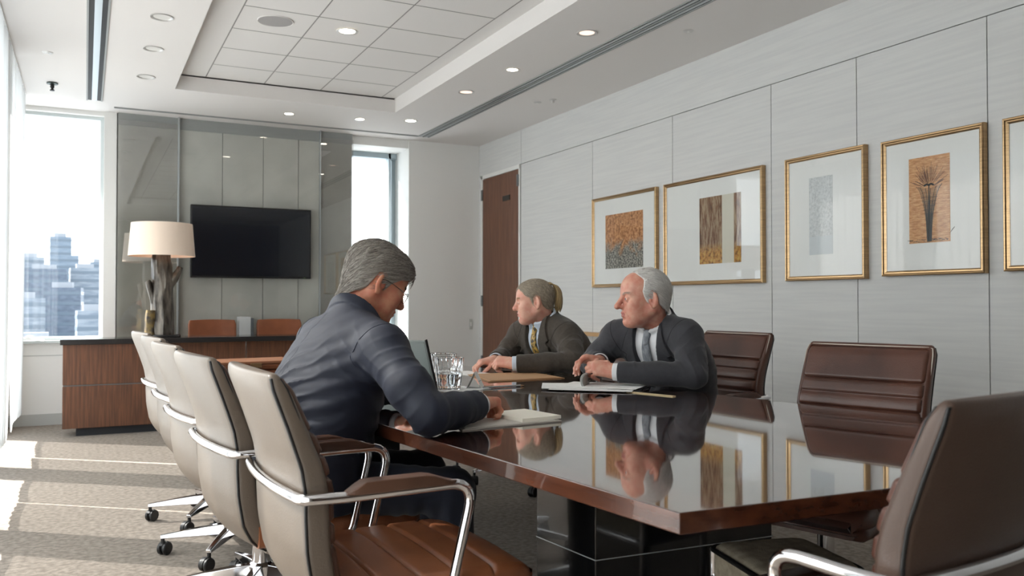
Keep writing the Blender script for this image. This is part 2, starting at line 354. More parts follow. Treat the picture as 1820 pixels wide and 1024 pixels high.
# world, sun, city
w = bpy.data.worlds.new('sky'); SC.world = w; w.use_nodes = True; nt = w.node_tree; N = nt.nodes; L = nt.links
bg = N['Background']; tc = N.new('ShaderNodeTexCoord'); mp = N.new('ShaderNodeMapping'); mp.inputs['Scale'].default_value = (1, 1, 3.2)
no = N.new('ShaderNodeTexNoise'); no.inputs['Scale'].default_value = 3.1; no.inputs['Detail'].default_value = 5; rp = N.new('ShaderNodeValToRGB')
rp.color_ramp.elements[0].position = .38; rp.color_ramp.elements[0].color = (.74, .83, .93, 1); rp.color_ramp.elements[1].position = .62; rp.color_ramp.elements[1].color = (1, 1, 1, 1)
L.new(tc.outputs['Generated'], mp.inputs[0]); L.new(mp.outputs[0], no.inputs['Vector']); L.new(no.outputs[0], rp.inputs[0]); L.new(rp.outputs[0], bg.inputs[0]); bg.inputs[1].default_value = 1.75
sun = bpy.data.lights.new('sun', 'SUN'); sun.energy = 9.5; sun.angle = math.radians(.6); sun.color = (1, .95, .89); so = bpy.data.objects.new('sun', sun); COL.objects.link(so)
el = math.radians(40); sd = V3(.78*math.cos(el), -.625*math.cos(el), -math.sin(el)); so.rotation_euler = Vector(sd).to_track_quat('-Z', 'Y').to_euler(); so.location = (-6, 14, 9)
g = MB().box((-3000, 200, -71), (3000, 4000, -70)).build('ground', mat('city_ground', (110, 120, 130), .9, var=.3, vscale=.02), smooth=False); g['kind'] = 'structure'
FAC = [mat('facade_haze_blue', (92, 106, 120), .4, col2=(108, 120, 132), vscale=.08, stretch=(1, 1, 6)), mat('facade_haze_pale', (124, 132, 140), .5, col2=(98, 108, 120), vscale=.1, stretch=(1, 1, 5)), mat('facade_haze_slate', (70, 80, 94), .5, col2=(88, 98, 112), vscale=.1, stretch=(2, 2, 4)), mat('roof_pale', (136, 140, 146), .7)]  # bluish distance haze mixed into the facade colours
def building(x, y, w_, d_, ztop, fm, label, rz=.1, step=0):
    o = empty('office_building', (x, y, -70), rz, label, 'building'); h = ztop+70
    m = MB(); m.box((-w_/2, -d_/2, 0), (w_/2, d_/2, h))
    if step: m.box((w_/2, -d_/2, 0), (w_/2+step, d_/2, h*.86)); 
    m.build('facade', FAC[fm], o, smooth=False)
    m = MB(); m.box((-w_*.3, -d_*.3, h), (w_*.25, d_*.3, h+4)); m.build('roof_house', FAC[3], o, smooth=False)
    m = MB(); n = max(3, int(h/7))
    for i in range(n): m.box((-w_/2-.2, -d_/2-.2, h*(i+.3)/n), (w_/2+.2+step*(i < n*.83), d_/2+.2, h*(i+.62)/n))
    m.build('window_bands', mat('window_band', (84, 96, 108), .3), o, smooth=False)
building(-24, 1020, 20, 20, 71, 0, 'tall pale haze-blue tower rising above the skyline in the left window', .05, 7)
building(-46, 900, 22, 20, 43, 1, 'pale stepped block at the left edge of the window view', .1)
building(-32, 860, 34, 22, 31, 2, 'dark slate blue office block below the tall tower', .0)
building(0, 880, 26, 22, 33, 1, 'wide pale grey office block right of the tower base', .08)
building(14, 1100, 20, 24, 48, 0, 'narrow blue block at the right edge of the left window', .08)
building(-14, 700, 24, 18, 12, 2, 'mid-height slate block in the middle of the window view', -.1)
building(-36, 640, 22, 20, 4, 1, 'lower pale block at the left of the window view', .2)
building(4, 600, 18, 14, -4, 1, 'lower pale block right of centre in the window view', .1)
building(-24, 520, 26, 14, -19, 3, 'long low white-roofed building in the foreground of the city', .05)
building(-4, 470, 20, 12, -21, 3, 'low white-roofed building at the right foreground of the city', .0)
building(-20, 420, 16, 12, -30, 1, 'lowest pale building at the bottom of the window view', .0)
# ------------------------------------------------------------------ conference chairs (x forward, y left)
def rrect(x0, x1, w, rc, bulge=0., fb=0., n=5):
    P = []
    for cx, cy, a0 in ((x1-rc, w-rc, 0), (x0+rc, w-rc, 90), (x0+rc, -w+rc, 180), (x1-rc, -w+rc, 270)):
        for k in range(n+1):
            a = math.radians(a0+90*k/n); P.append([cx+rc*math.cos(a), cy+rc*math.sin(a)])
    Q = []
    for i, p in enumerate(P):
        Q.append(p); q = P[(i+1) % len(P)]
        if abs(p[1]-q[1]) > .1:
            for k in range(1, 8): Q.append([p[0]+(q[0]-p[0])*k/8, p[1]+(q[1]-p[1])*k/8])
    for p in Q:
        u = max(0, 1-(p[1]/w)**2)
        if p[0] < (x0+x1)/2: p[0] -= bulge*u
        else: p[0] += fb*u
    return Q
REARZ = [.405, .42, .45, .50, .58, .66, .70, .76, .84, .92, .955]
REARX = [-.150, -.195, -.240, -.268, -.282, -.286, -.285, -.295, -.322, -.352, -.366]
thk = lambda z: float(np.interp(z, [.42, .72, .955], [.058, .055, .036]))
rearx = lambda z: float(np.interp(z, REARZ, REARX))
def loft(m, rings):
    n = len(rings[0]); V = [p for r in rings for p in r]; F = []
    for i in range(len(rings)-1):
        for k in range(n): F.append((i*n+k, i*n+(k+1) % n, (i+1)*n+(k+1) % n, (i+1)*n+k))
    F += [tuple(range(n))[::-1], tuple((len(rings)-1)*n+k for k in range(n))]
    return m.add(V, F)
def make_chair(name, label, shell, cush, seatm, pipe2, armz=.70, armx=.085, wheels=True, group=None, pads=True):
    r = empty(name, (0, 0, 0), 0, label, 'chair', group)
    w = .228; zt = .955
    rings = []
    for z in list(np.linspace(.405, .915, 26))+[.925, .935, .943, .949, .953, .9555]:
        ins = 0 if z <= .915 else .021*(1-math.sqrt(max(0, 1-((z-.915)/.0407)**2)))
        th = float(np.interp(z, [.42, .72, .955], [.058, .055, .036]))
        lo = .05*max(0, 1-(z-.405)/.07)**2
        rings.append([(x, y, z) for x, y in rrect(rearx(z)+ins*.85, rearx(z)+th-ins*.6, w-ins*.9-lo, min(.016, (th-ins*1.45)*.45), .017)])
    loft(MB(), rings).build('backrest_shell', shell, r, sharp=50)
    rings = []; seams = [.83, .782, .734, .686, .638, .59]
    for z in list(np.linspace(.47, .915, 90))+[.925, .933, .939, .943]:
        g = sum(.010*math.exp(-((z-s)/.0045)**2) for s in seams); ins = 0 if z <= .915 else .022*(1-math.sqrt(max(0, 1-((z-.915)/.0282)**2)))
        puff = 0 if z > .83 else .004
        rings.append([(x, y, z) for x, y in rrect(rearx(z)+thk(z)-.014, rearx(z)+thk(z)+.010+puff-g-ins, w-.014-ins*.5-g*.15, .015, 0, .006)])
    loft(MB(), rings).build('back_cushion', cush, r, sharp=60)
    # piping along the rear and front edges
    def edge(off, iw, rad, mm, nm):
        off_ = off
        if off_ is None: off = .034
        I_ = lambda z: 0 if z <= .915 else .021*(1-math.sqrt(max(0, 1-((z-.915)/.0407)**2)))
        xo = (lambda z: rearx(z)+off+I_(z)*.95) if off < .02 else (lambda z: rearx(z)+off-I_(z)*.8)
        P = [(xo(z), w-iw-I_(z)*.9-.05*max(0, 1-(z-.405)/.07)**2, z) for z in np.linspace(.42, .944, 26)]; T = .9465
        top = [(xo(T)-(.017*(1-(y/.22)**2)-.0015 if off < .02 else -.003*(1-(y/.22)**2)), y, T+.0012) for y in np.linspace(w-.024, -w+.024, 13)]
        MB().tube(P+top+[(x, -y, z) for x, y, z in P[::-1]], rad, 8).build(nm, mm, r)
    edge(.004, .003, .0036, PIPE, 'piping'); edge(None, .004, .0024, pipe2, 'piping')
    # seat: cushion with crosswise channels over a thin shell
    rings = []; sx = [-.12, -.03, .06, .15]
    for x in list(np.linspace(-.225, .235, 93))+[.246, .256, .263, .268]:
        g = sum(.010*math.exp(-((x-s)/.0045)**2) for s in sx); f = max(0, (x-.15)/.118); dz = .03*f**2.4; ins = 0 if x <= .235 else .034*(1-math.sqrt(max(0, 1-((x-.235)/.0335)**2)))
        rings.append([(x, y, z) for z, y in rrect(.437+ins*.3, .5-dz-g-ins*.6, .238-ins*.5-.02*f**3, .02, 0, .008)])
    loft(MB(), rings).build('seat_cushion', seatm, r, sharp=60)
    rings = []
    for x in [-.195, -.19, -.18]+list(np.linspace(-.165, .23, 18))+[.245, .257]:
        ins = (x-.23)*.8 if x > .23 else max(0, (-.165-x))*.9
        rings.append([(x, y, z) for z, y in rrect(.405+ins*.3, .446-ins*.4, .232-ins, .014)])
    loft(MB(), rings).build('seat_shell', shell, r, sharp=50)
    # chrome frame: one tube round the back and forward as both arms
    zb = armz; xr = rearx(zb)
    half = [(-.01, .235, .43), (.0+armx-.06, .262, .455), (armx, .264, zb+.004), (xr+.06, .262, zb), (xr-.012, .248, zb)]
    arc = [(xr-.014-.017*(1-(y/.23)**2), y, zb) for y in np.linspace(.2, -.2, 9)]
    P = fillet(half+arc+[(x, -y, z) for x, y, z in half[::-1]], .062, 7)
    MB().tube(P, .0118, 14).build('arm_frame', CHROME, r, sharp=180)
    for s in ((1, -1) if pads else ()):
        rings = []
        x0, x1 = xr+.075, armx-.045
        for t in np.linspace(0, 1, 14):
            x = x0+(x1-x0)*t; hh = .026*min(1, t/.18+.12)*min(1, (1-t)/.3+.1); ww = .021*min(1, (1-t)/.12+.35, t/.1+.5)
            rings.append([(x, s*.263+y*(1 if s > 0 else 1), zb+.006+z) for z, y in rrect(0, max(.006, hh), ww, min(.0028, ww*.4))])
        loft(MB(), rings).build('arm_pad', cush, r)
    if wheels:
        m = MB(); m.box((-.10, -.075, .365), (.09, .075, .408)); m.build('tilt_mechanism', RUBBER, r, smooth=False, bevel=.008)
        m = MB(); m.lathe([(.027, .21), (.027, .37)], 24); m.lathe([(.034, .10), (.034, .225)], 24); m.build('gas_column', CHROME, r)
        MB().lathe([(.03, .062), (.045, .066), (.048, .115), (.036, .128), (.0, .128)], 28).build('base_hub', CHROME, r)
        for k in range(5):
            a = 2*PI*k/5+.35; M = Matrix.Rotation(a, 4, 'Z')
            m = MB(); V = []
            for t in np.linspace(0, 1, 9):
                x = .03+.275*t; hw = .024-.011*t; zt_ = .122-.034*t**1.3; zl = .075-.002*t
                V.append([(x, -hw, zl), (x, hw, zl), (x, hw*.75, zt_), (x, -hw*.75, zt_)])
            n = 4; VV = [M @ Vector(p) for q in V for p in q]; F = []
            for i in range(8):
                for j in range(4): F.append((i*n+j, i*n+(j+1) % n, (i+1)*n+(j+1) % n, (i+1)*n+j))
            F += [(3, 2, 1, 0), (32, 33, 34, 35)]
            m.add(VV, F); lg = m.build('leg', CHROME, r, sharp=30, bevel=.004)
            c = MB(); T = M @ Matrix.Translation((.295, 0, 0)) @ Matrix.Rotation(.7+k*1.7, 4, 'Z')
            for s in (-1, 1):
                R = T @ Matrix.Translation((.012, s*.013, .028)) @ Matrix.Rotation(PI/2, 4, 'X')
                c.lathe([(.006, -.009), (.024, -.009), (.028, -.005), (.028, .005), (.024, .009), (.006, .009)], 24, M=R)
            c.lathe([(.008, .028), (.008, .078)], 12, M=T)
            G = [[T @ Vector((.012+.03*math.cos(b), y, .028+.031*math.sin(b))) for y in (-.006, .006)] for b in np.linspace(-.2, 2.6, 10)]
            c.grid(G); c.build('caster', RUBBER, lg, sharp=40)
    return r
def place(o, x, y, rz, label=None):
    o.location = (x, y, 0); o.rotation_euler = (0, 0, math.radians(rz))
    if label: o['label'] = label
    return o
GL = 'leather chairs along the window side of the table'; GR = 'brown leather chairs along the wall side of the table'
c0 = make_chair('conference_chair', 'x', TAUPE, mat('umber_leather', (92, 64, 50), .34, col2=(74, 50, 39), vscale=5, bump=.12, bscale=260), COGNAC, PIPE, group=GL)
lefts = [(.68, 1.97, 2, 'empty taupe-backed leather chair nearest the camera, cognac seat in full view'), (.62, 2.58, 6, 'taupe-backed leather chair on which the man in the navy suit sits'),
    (.60, 3.27, 6, 'taupe-backed leather chair directly behind the navy-suited man\'s chair, third in the window row'), (.60, 3.92, 6, 'taupe-backed leather chair second from the far end of the window row'), (.59, 4.56, 6, 'taupe-backed leather chair at the far end of the window row by the wood desk')]
for i, a in enumerate(lefts): place(c0 if i == 0 else copy_tree(c0), *a)
c1 = make_chair('conference_chair', 'x', BROWNL, BROWNL, BROWNL, PIPEW, armz=.655, group=GR)
rights = [(2.165, 2.00, 197, 'empty chestnut leather chair pushed in at the near right side of the table'), (2.56, 3.21, 184, 'chestnut leather chair behind the white-haired man in charcoal'),
    (2.50, 4.02, 190, 'chestnut leather chair on which the man with the ponytail sits'), (2.36, 4.80, 190, 'chestnut leather chair beyond the ponytailed man, only its chrome base showing under the table')]
for i, a in enumerate(rights): place(c1 if i == 0 else copy_tree(c1), *a)
c2 = make_chair('conference_chair', 'x', mat('taupe_brown_leather', (84, 66, 57), .38, var=.1, vscale=5, bump=.12, bscale=260), BROWNL, BROWNL, PIPE, armz=.675, armx=-.06, pads=False)
place(c2, 1.304, 1.188, 97, 'large brown leather chair cut off at the right edge of the photo, seen from behind')

# ------------------------------------------------------------------ table
tb = empty('conference_table', (0, 0, 0), 0, 'long polished mahogany conference table on dark pedestals', 'table')
NL, NR, FR, FL = (.91, 1.16), (2.45, 1.06), (1.79, 5.38), (.46, 5.5)
ZT = .74
m = MB(); m.prism([NL, NR, FR, FL], .7015, ZT)
m.M = [0, 0, 1, 1, 1, 1]; m.M[1] = 0
m.build('tabletop', [TABLEW, TABLEE], tb, smooth=False, bevel=.003)
for (cx, cy) in ((1.276, 2.0), (.965, 4.55)):
    u = nrm((-.103, .995)); v = nrm((.995, -.06)); M = Matrix(((v[0], u[0], 0, cx), (v[1], u[1], 0, cy), (0, 0, 1, 0), (0, 0, 0, 1)))
    p = MB(); p.T = M; p.box((0, 0, 0), (.62, .29, .7015)); pd = p.build('pedestal', BLACKG, tb, smooth=False, bevel=.003)
    q = MB(); q.T = M
    for z in (.1, .38): q.box((-.0015, -.0015, z-.0015), (.6215, .2915, z+.0015))
    q.build('inlay_line', ALU, pd, smooth=False)
# padded stool under the near end
st = empty('padded_stool', (1.63, 1.645, 0), math.radians(-14), 'low olive-grey padded stool with chrome corner posts under the near table end', 'stool')
OLIVE = mat('olive_wool', (168, 157, 137), .95, var=.3, vscale=40, bump=.5, bscale=400)
rings = [[(x, y, z) for x, y in rrect(-.14+i, .14-i, .14-i, .03)] for z, i in ((.36, .0), (.42, 0), (.438, .004), (.447, .014), (.451, .04))]
loft(MB(), rings).build('cushion', OLIVE, st)
MB().tube([(x, y, .432) for x, y in rrect(-.143, .143, .143, .03)], .007, 8, closed=True).build('piping', PIPE, st)
m = MB(); m.tube([(x, y, .352) for x, y in rrect(-.14, .14, .14, .03)], .012, 10, closed=True); m.build('seat_rail', CHROME, st)
for a in (-1, 1):
    for b in (-1, 1): MB().tube([(a*.133, b*.133, 0), (a*.133, b*.133, .43)], .012, 12).build('leg', CHROME, st)

# ------------------------------------------------------------------ things on the table
PAPER = mat('white_paper', (238, 238, 236), .7); KRAFT = mat('kraft_folder', (176, 134, 96), .6, var=.1); GREYF = mat('grey_folder_card', (168, 160, 152), .55); BLACKF = mat('black_folder', (26, 26, 28), .4); IVORY = mat('ivory_paper', (240, 234, 220), .7)
def slab(name, quad, z0, z1, m, parent=None, **k): return MB().prism(quad, z0, z1).build(name, m, parent, smooth=False, **k)
def rquad(cx, cy, a, b, deg):
    c, s = math.cos(math.radians(deg)), math.sin(math.radians(deg)); return [(cx+x*c-y*s, cy+x*s+y*c) for x, y in ((-a/2, -b/2), (a/2, -b/2), (a/2, b/2), (-a/2, b/2))]
r = empty('folder', (0, 0, 0), 0, 'open grey card folder on the table under the navy-suited man\'s hand', 'folder')
slab('cover', [(.945, 2.17), (1.285, 2.20), (1.315, 2.40), (1.0, 2.44)], ZT+.0005, ZT+.004, GREYF, r); slab('lining', [(.96, 2.185), (1.27, 2.21), (1.295, 2.385), (1.02, 2.42)], ZT+.004, ZT+.0055, mat('folder_lining', (206, 200, 192), .6), r)
pz = slab('note_pad', rquad(1.215, 2.315, .145, .19, 8), ZT+.0058, ZT+.016, IVORY); tag(pz, 'small ivory note pad lying on the open grey folder before the navy-suited man', 'note pad')
r = empty('folder', (0, 0, 0), 0, 'kraft brown folder under the ponytailed man\'s forearm', 'folder')
slab('cover', [(1.625, 3.44), (2.03, 3.45), (2.05, 3.82), (1.70, 3.84)], ZT+.0005, ZT+.003, KRAFT, r); slab('flap', [(1.64, 3.455), (2.02, 3.463), (2.04, 3.81), (1.71, 3.825)], ZT+.003, ZT+.006, mat('kraft_inside', (190, 150, 112), .6), r)
for i, (cx, cy, dg, lab) in enumerate(((1.74, 3.93, 12, 'white sheet of paper under the ponytailed man\'s clasped hands'), (1.62, 3.98, 30, 'white sheet of paper at the far left of the ponytailed man\'s hands'))):
    tag(slab('paper_sheet', rquad(cx, cy, .17, .24, dg), ZT+.0005+.001*i, ZT+.0014+.001*i, PAPER), lab, 'paper')
r = empty('folder', (0, 0, 0), 0, 'flat black folder under the papers of the white-haired man', 'folder')
slab('cover', rquad(1.96, 3.00, .32, .27, -38), ZT+.0005, ZT+.004, BLACKF, r); slab('lining', rquad(1.96, 3.00, .30, .25, -38), ZT+.004, ZT+.0048, mat('black_lining', (44, 44, 48), .6), r)
for i, (cx, cy, dg, lab) in enumerate(((1.91, 2.98, -42, 'lower white sheet of the loose papers before the white-haired man'), (1.90, 3.06, -30, 'middle white sheet of the loose papers before the white-haired man'), (1.98, 3.02, -50, 'topmost white sheet of the loose papers before the white-haired man'))):
    tag(slab('paper_sheet', rquad(cx-.02, cy-.01, .34, .23, dg), ZT+.0052+.0018*i, ZT+.0064+.0018*i, PAPER), lab, 'paper', 'loose papers before the white-haired man')
o = slab('ruler', rquad(1.978, 2.70, .225, .02, -73), ZT+.0005, ZT+.0035, mat('pale_wood', (214, 190, 150), .5)); tag(o, 'thin pale wooden ruler near the right edge of the table', 'ruler')
def pen(loc, rz, label, L=.15):
    r = empty('pen', loc, rz, label, 'pen'); MB().tube([(-L/2, 0, 0), (L/2-.02, 0, 0)], .0045, 10).build('barrel', mat('pen_silver', (190, 190, 192), .25, .8), r)
    MB().tube([(L/2-.02, 0, 0), (L/2, 0, 0)], [.0045, .001], 10).build('tip', BRASS, r); MB().box((-L/2+.004, -.001, .004), (-L/2+.045, .001, .0065)).build('clip', BRASS, r, smooth=False); return r
pen((1.585, 3.20, ZT+.005), .05, 'slim silver and brass pen lying on the table before the kraft folder', .2)
tc_ = empty('tent_card', (1.475, 3.25, ZT), math.radians(58), 'small white folded tent card standing beside the water glasses', 'tent card')
G = [[(x, y, z) for x in (-.045, .045)] for y, z in ((-.032, .0005), (-.0, .066), (.032, .0005))]
MB().grid(G).build('folded_card', PAPER, tc_, smooth=False); tc_.children[0].modifiers.new('s', 'SOLIDIFY').thickness = .0012
MB().box((-.03, -.0195, .028), (.03, -.0188, .030)).build('printed_line', mat('print_grey', (120, 120, 124), .7), tc_, smooth=False)
tc_.children[1].rotation_euler = (0, 0, 0); tc_.children[1].hide_render = False
tag(slab('paper_sheet', rquad(1.36, 3.27, .21, .29, 25), ZT+.0005, ZT+.0015, PAPER), 'white sheet of paper under the two water glasses', 'paper')
dc = empty('document_case', (.80, 4.78, ZT+.0005), math.radians(6), 'flat brown leather document case lying on the far end of the table', 'case')
MB().box((-.24, -.15, 0), (.24, .15, .028)).build('case_body', COGNAC, dc, smooth=False, bevel=.008); MB().box((-.238, -.148, .0285), (.238, .148, .046)).build('lid_flap', mat('tan_case_leather', (150, 100, 70), .45, var=.15), dc, smooth=False, bevel=.006); MB().box((-.03, -.158, .012), (.03, -.149, .036)).build('clasp', BRASS, dc, smooth=False, bevel=.002)
GLASS = mat_glass('cut_crystal'); WATER = mat_glass('water', 1.33, (.93, .95, .96))
def tumbler(x, y, label, lvl):
    r = empty('tumbler', (x, y, ZT+.0016), 0, label, 'glass', 'cut crystal water tumblers'); n = 72
    facet = lambda a, z: 1-.055*abs(math.sin(a*9)) if .018 < z < .108 else 1
    MB().lathe([(.0001, 0), (.044, 0), (.048, .004), (.051, .03), (.0545, .06), (.058, .09), (.0605, .115), (.062, .130), (.0605, .132), (.0590, .130), (.0555, .09), (.0505, .05), (.0465, .024), (.044, .016), (.0001, .014)], n, rfun=facet, cap=False).build('glass_body', GLASS, r, sharp=20)
    rr = .0462+.005*(lvl-.024)/.03
    MB().lathe([(.0001, .0145), (.0432, .0165), (.0460, .025), (rr-.001, lvl-.001), (rr-.0012, lvl), (.0001, lvl)], 48, cap=False).build('water', WATER, r, sharp=40)
tumbler(1.345, 3.225, 'front cut crystal tumbler half full of water', .065); tumbler(1.43, 3.50, 'rear cut crystal tumbler standing behind the front one', .04)
lp = empty('laptop', (1.262, 3.15, ZT), 0, 'open grey laptop half hidden behind the navy-suited man\'s arm', 'laptop')
hd = nrm((-.50, .86)); nn = V3(-hd[1], hd[0], 0)*1.; bx = nrm((-hd[1], -hd[0]*-1)) if False else nrm((-.86, -.50))
Ml = Matrix(((hd[0], bx[0], 0, 0), (hd[1], bx[1], 0, 0), (0, 0, 1, 0), (0, 0, 0, 1)))
m = MB(); m.T = Ml; m.box((0, 0, .002), (.33, .225, .016)); m.build('keyboard_base', GREYM, lp, smooth=False, bevel=.003)
Tl = Ml @ Matrix.Rotation(math.radians(-19), 4, 'X')
m = MB(); m.T = Tl; m.box((0, -.004, .014), (.33, .004, .222)); lid = m.build('lid', mat('laptop_grey', (124, 130, 128), .4, .3), lp, smooth=False, bevel=.003)
m = MB(); m.T = Tl; m.box((.008, .004, .022), (.322, .0052, .214)); m.build('screen', mat('laptop_screen', (126, 134, 132), .25), lid, smooth=False)
m = MB(); m.T = Tl; m.box((-.0035, -.0055, .010), (.002, .0055, .226)); m.build('lid_edge', PIPE, lid, smooth=False, bevel=.001)

# ------------------------------------------------------------------ desk, lamp, television, chairs at the back
dk = empty('wood_desk', (.88, 7.95, 0), 0, 'long walnut desk with a dark top under the television', 'desk')
def pb(a, b): return MB().box((a[0]-.88, a[1]-7.95, a[2]), (b[0]-.88, b[1]-7.95, b[2]))
pb((-.18, 7.72, .755), (1.98, 8.14, .80)).build('desktop', COUNTER, dk, smooth=False, bevel=.004)
pb((-.16, 7.76, .425), (.60, 8.10, .755)).build('drawer', WOODD, dk, smooth=False, bevel=.003)
pb((-.16, 7.76, .07), (.60, 8.10, .415)).build('drawer', WOODD, dk, smooth=False, bevel=.003)
pb((-.155, 7.77, .41), (.595, 8.09, .43)).build('shadow_gap', SEAM, dk, smooth=False)
pb((.60, 7.84, .07), (1.29, 7.87, .755)).build('modesty_panel', WOODD, dk, smooth=False, bevel=.002); pb((1.30, 7.84, .07), (1.96, 7.87, .755)).build('modesty_panel', WOODD, dk, smooth=False, bevel=.002)
pb((1.93, 7.78, .07), (1.96, 8.10, .755)).build('end_panel', WOODD, dk, smooth=False, bevel=.002)
pb((-.06, 7.82, 0), (1.9, 7.9, .07)).build('plinth', mat('plinth_dark', (34, 36, 42), .6), dk, smooth=False)
BARK = mat('silvered_bark', (112, 105, 96), .28, .35, col2=(38, 32, 28), vscale=22, stretch=(1, 1, .25), bump=.9, bscale=40, bstretch=(1, 1, .25), detail=8)
lm = empty('table_lamp', (.60, 7.94, .80), 0, 'log-base table lamp with a wide cream drum shade on the wood desk', 'lamp')
rg = random.Random(3)
def bark(P, R, n=28, amp=.12):
    m = MB(); ph = [rg.uniform(0, 6) for _ in range(6)]; G = []
    P = cat_rom(P, 6); R = np.interp(np.linspace(0, 1, len(P)), np.linspace(0, 1, len(R)), R)
    for k in range(n+1):
        row = []
        for i, p in enumerate(P):
            a = 2*PI*k/n; z = i*.5; q = R[i]*(1+amp*(.4*math.sin(3*a+ph[0]+.3*z)+.3*math.sin(7*a+ph[1]-.2*z)+.3*math.sin(11*a+ph[2]+.5*z)+.25*math.sin(1.7*z+ph[3]+a)))
            T = nrm(np.asarray(P[min(i+1, len(P)-1)])-np.asarray(P[max(i-1, 0)])); u = nrm(np.cross(T, (0, 1, .01))); w_ = np.cross(T, u)
            row.append(np.asarray(p)+(u*math.cos(a)+w_*math.sin(a))*q)
        G.append(row)
    m.grid(G)
    for e in (0, -1):
        c = np.mean([G[k][e] for k in range(n)], 0); b = len(m.V); m.V.append(tuple(c))
        for k in range(n): m.V.append(tuple(G[k][e]))
        for k in range(n): m.F.append([b, b+1+k, b+1+(k+1) % n]); m.M.append(0)
    return m
bark([(.0, 0, .02), (.005, 0, .15), (.0, 0, .35), (.0, 0, .5), (-.01, 0, .62), (-.01, 0, .74)], [.102, .095, .09, .085, .082, .072]).build('log_stem', BARK, lm)
bark([(.055, 0, .46), (.10, 0, .52), (.135, .0, .585), (.148, .0, .615)], [.045, .038, .03, .024], 16).build('branch_stub', BARK, lm)
bark([(-.06, 0, .3), (-.09, 0, .40), (-.11, 0, .47), (-.12, 0, .49)], [.035, .03, .026, .02], 16).build('branch_stub', BARK, lm)
bark([(-.085, -.02, .02), (-.09, -.02, .12), (-.088, -.02, .235)], [.055, .05, .045], 16).build('side_stump', mat('mossy_bark', (112, 92, 48), .6, col2=(40, 32, 26), vscale=25, bump=.9, bscale=60), lm)
MB().lathe([(.0001, 0), (.15, 0), (.155, .006), (.15, .02), (.0001, .02)], 32, cap=False).build('base_plate', PIPE, lm)
m = MB(); m.lathe([(.250, .99), (.273, .705), (.271, .705), (.248, .99)], 64, cap=False, c=(-.005, 0, 0))
SHADE = mat('cream_shade_cloth', (238, 218, 200), .8); p = SHADE.node_tree.nodes['Principled BSDF']; p.inputs['Transmission Weight'].default_value = 0; 
m.build('lamp_shade', SHADE, lm); MB().lathe([(.0001, .975), (.248, .975)], 64, cap=False, c=(-.005, 0, 0)).build('shade_diffuser', SHADE, lm)
MB().lathe([(.013, .73), (.013, .80), (.03, .83), (.032, .87), (.018, .91), (.0001, .915)], 20, cap=False, c=(-.005, 0, 0)).build('bulb', mat('warm_bulb', (255, 200, 150), .4, emit=3.), lm)
tv = empty('television', (1.465, YB-.08, 1.69), 0, 'large flat black television hung on the grey feature wall', 'television')
MB().box((-.575, -.045, -.35), (.575, .0045, .35)).build('casing', PIPE, tv, smooth=False, bevel=.006)
MB().box((-.56, -.0465, -.333), (.56, -.0445, .335)).build('screen', mat('tv_screen', (22, 26, 34), .13, coat=.6), tv, smooth=False)
MB().box((.50, -.0475, -.345), (.52, -.045, -.338)).build('status_light', mat('tv_led', (90, 110, 80), .4), tv, smooth=False)
def office_chair(x, y, label):
    r = empty('office_chair', (x, y, 0), 0, label, 'chair', 'orange-brown chairs behind the desk'); rings = []
    for z in np.linspace(.56, .935, 10):
        i = .012*(z > .92); G_ = []
        for x_, y_ in rrect(-.02, .03, .215-i-.02*max(0, .7-z), .018, .0): G_.append((y_, .06-x_-.55*(y_**2)+.12*(z-.5), z+(.006*(1-(y_/.2)**2) if z > .9 else 0)))
        rings.append(G_)
    loft(MB(), [g[::-1] for g in rings]).build('backrest', ORANGEL, r)
    loft(MB(), [[(y_, x_-.10, z) for x_, y_ in rrect(-.19+q, .17-q, .22-q, .05)][::-1] for z, q in ((.42, .01), (.44, 0), (.475, 0), (.485, .015))]).build('seat', ORANGEL, r)
    MB().box((-.02, .06, .44), (.02, .075, .62)).build('back_post', GREYM, r, smooth=False)
    for a in (-1, 1):
        for b in (-1, 1): MB().tube([(a*.17, -.10+b*.13, .43), (a*.2, -.10+b*.16, 0)], .012, 10).build('leg', CHROME, r)
office_chair(1.07, 8.28, 'orange-brown leather chair behind the desk, left of the pair'); office_chair(1.69, 8.28, 'orange-brown leather chair behind the desk, right of the pair')
bx_ = empty('grey_upright_box', (1.385, 8.36, 0), 0, 'pale grey upright box between the two orange-brown chairs', 'box')  # plain grey box filling a pale upright patch, use unknown
MB().box((-.075, -.05, 0), (.03, .11, .965)).build('body', mat('box_grey', (196, 198, 198), .5), bx_, smooth=False, bevel=.004); MB().box((.03, -.04, 0), (.06, .1, .95)).build('side_panel', mat('box_dark', (88, 92, 96), .5), bx_, smooth=False, bevel=.004)
wr_ = empty('draped_cloth', (-.45, 8.60, .76), 0, 'small crumpled white cloth on the left window sill', 'cloth')
MB().grid([[(x, y, .045*math.exp(-(x/.07)**2)*(1-(y/.055)**2)+.003+.004*math.sin(60*x+40*y)) for y in np.linspace(-.05, .035, 9)] for x in np.linspace(-.08, .13, 22)]).build('cloth', PAPER, wr_)
sh = empty('wall_shelf', (XR, 6.2, .83), 0, 'shallow golden wood shelf on the right wall behind the seated men', 'shelf')
MB().box((-.09, -.62, -.02), (0, .62, .012)).build('board', mat('golden_oak', (196, 154, 104), .4, var=.15, vscale=5, stretch=(6, .6, 6)), sh, smooth=False, bevel=.003)
for q in (-.4, .4): MB().prism([(0, -.02), (-.07, -.02), (0, -.09)], q-.008, q+.008, M=Matrix(((1, 0, 0, 0), (0, 0, 1, 0), (0, 1, 0, 0), (0, 0, 0, 1)))).build('bracket', BRASS, sh, smooth=False)

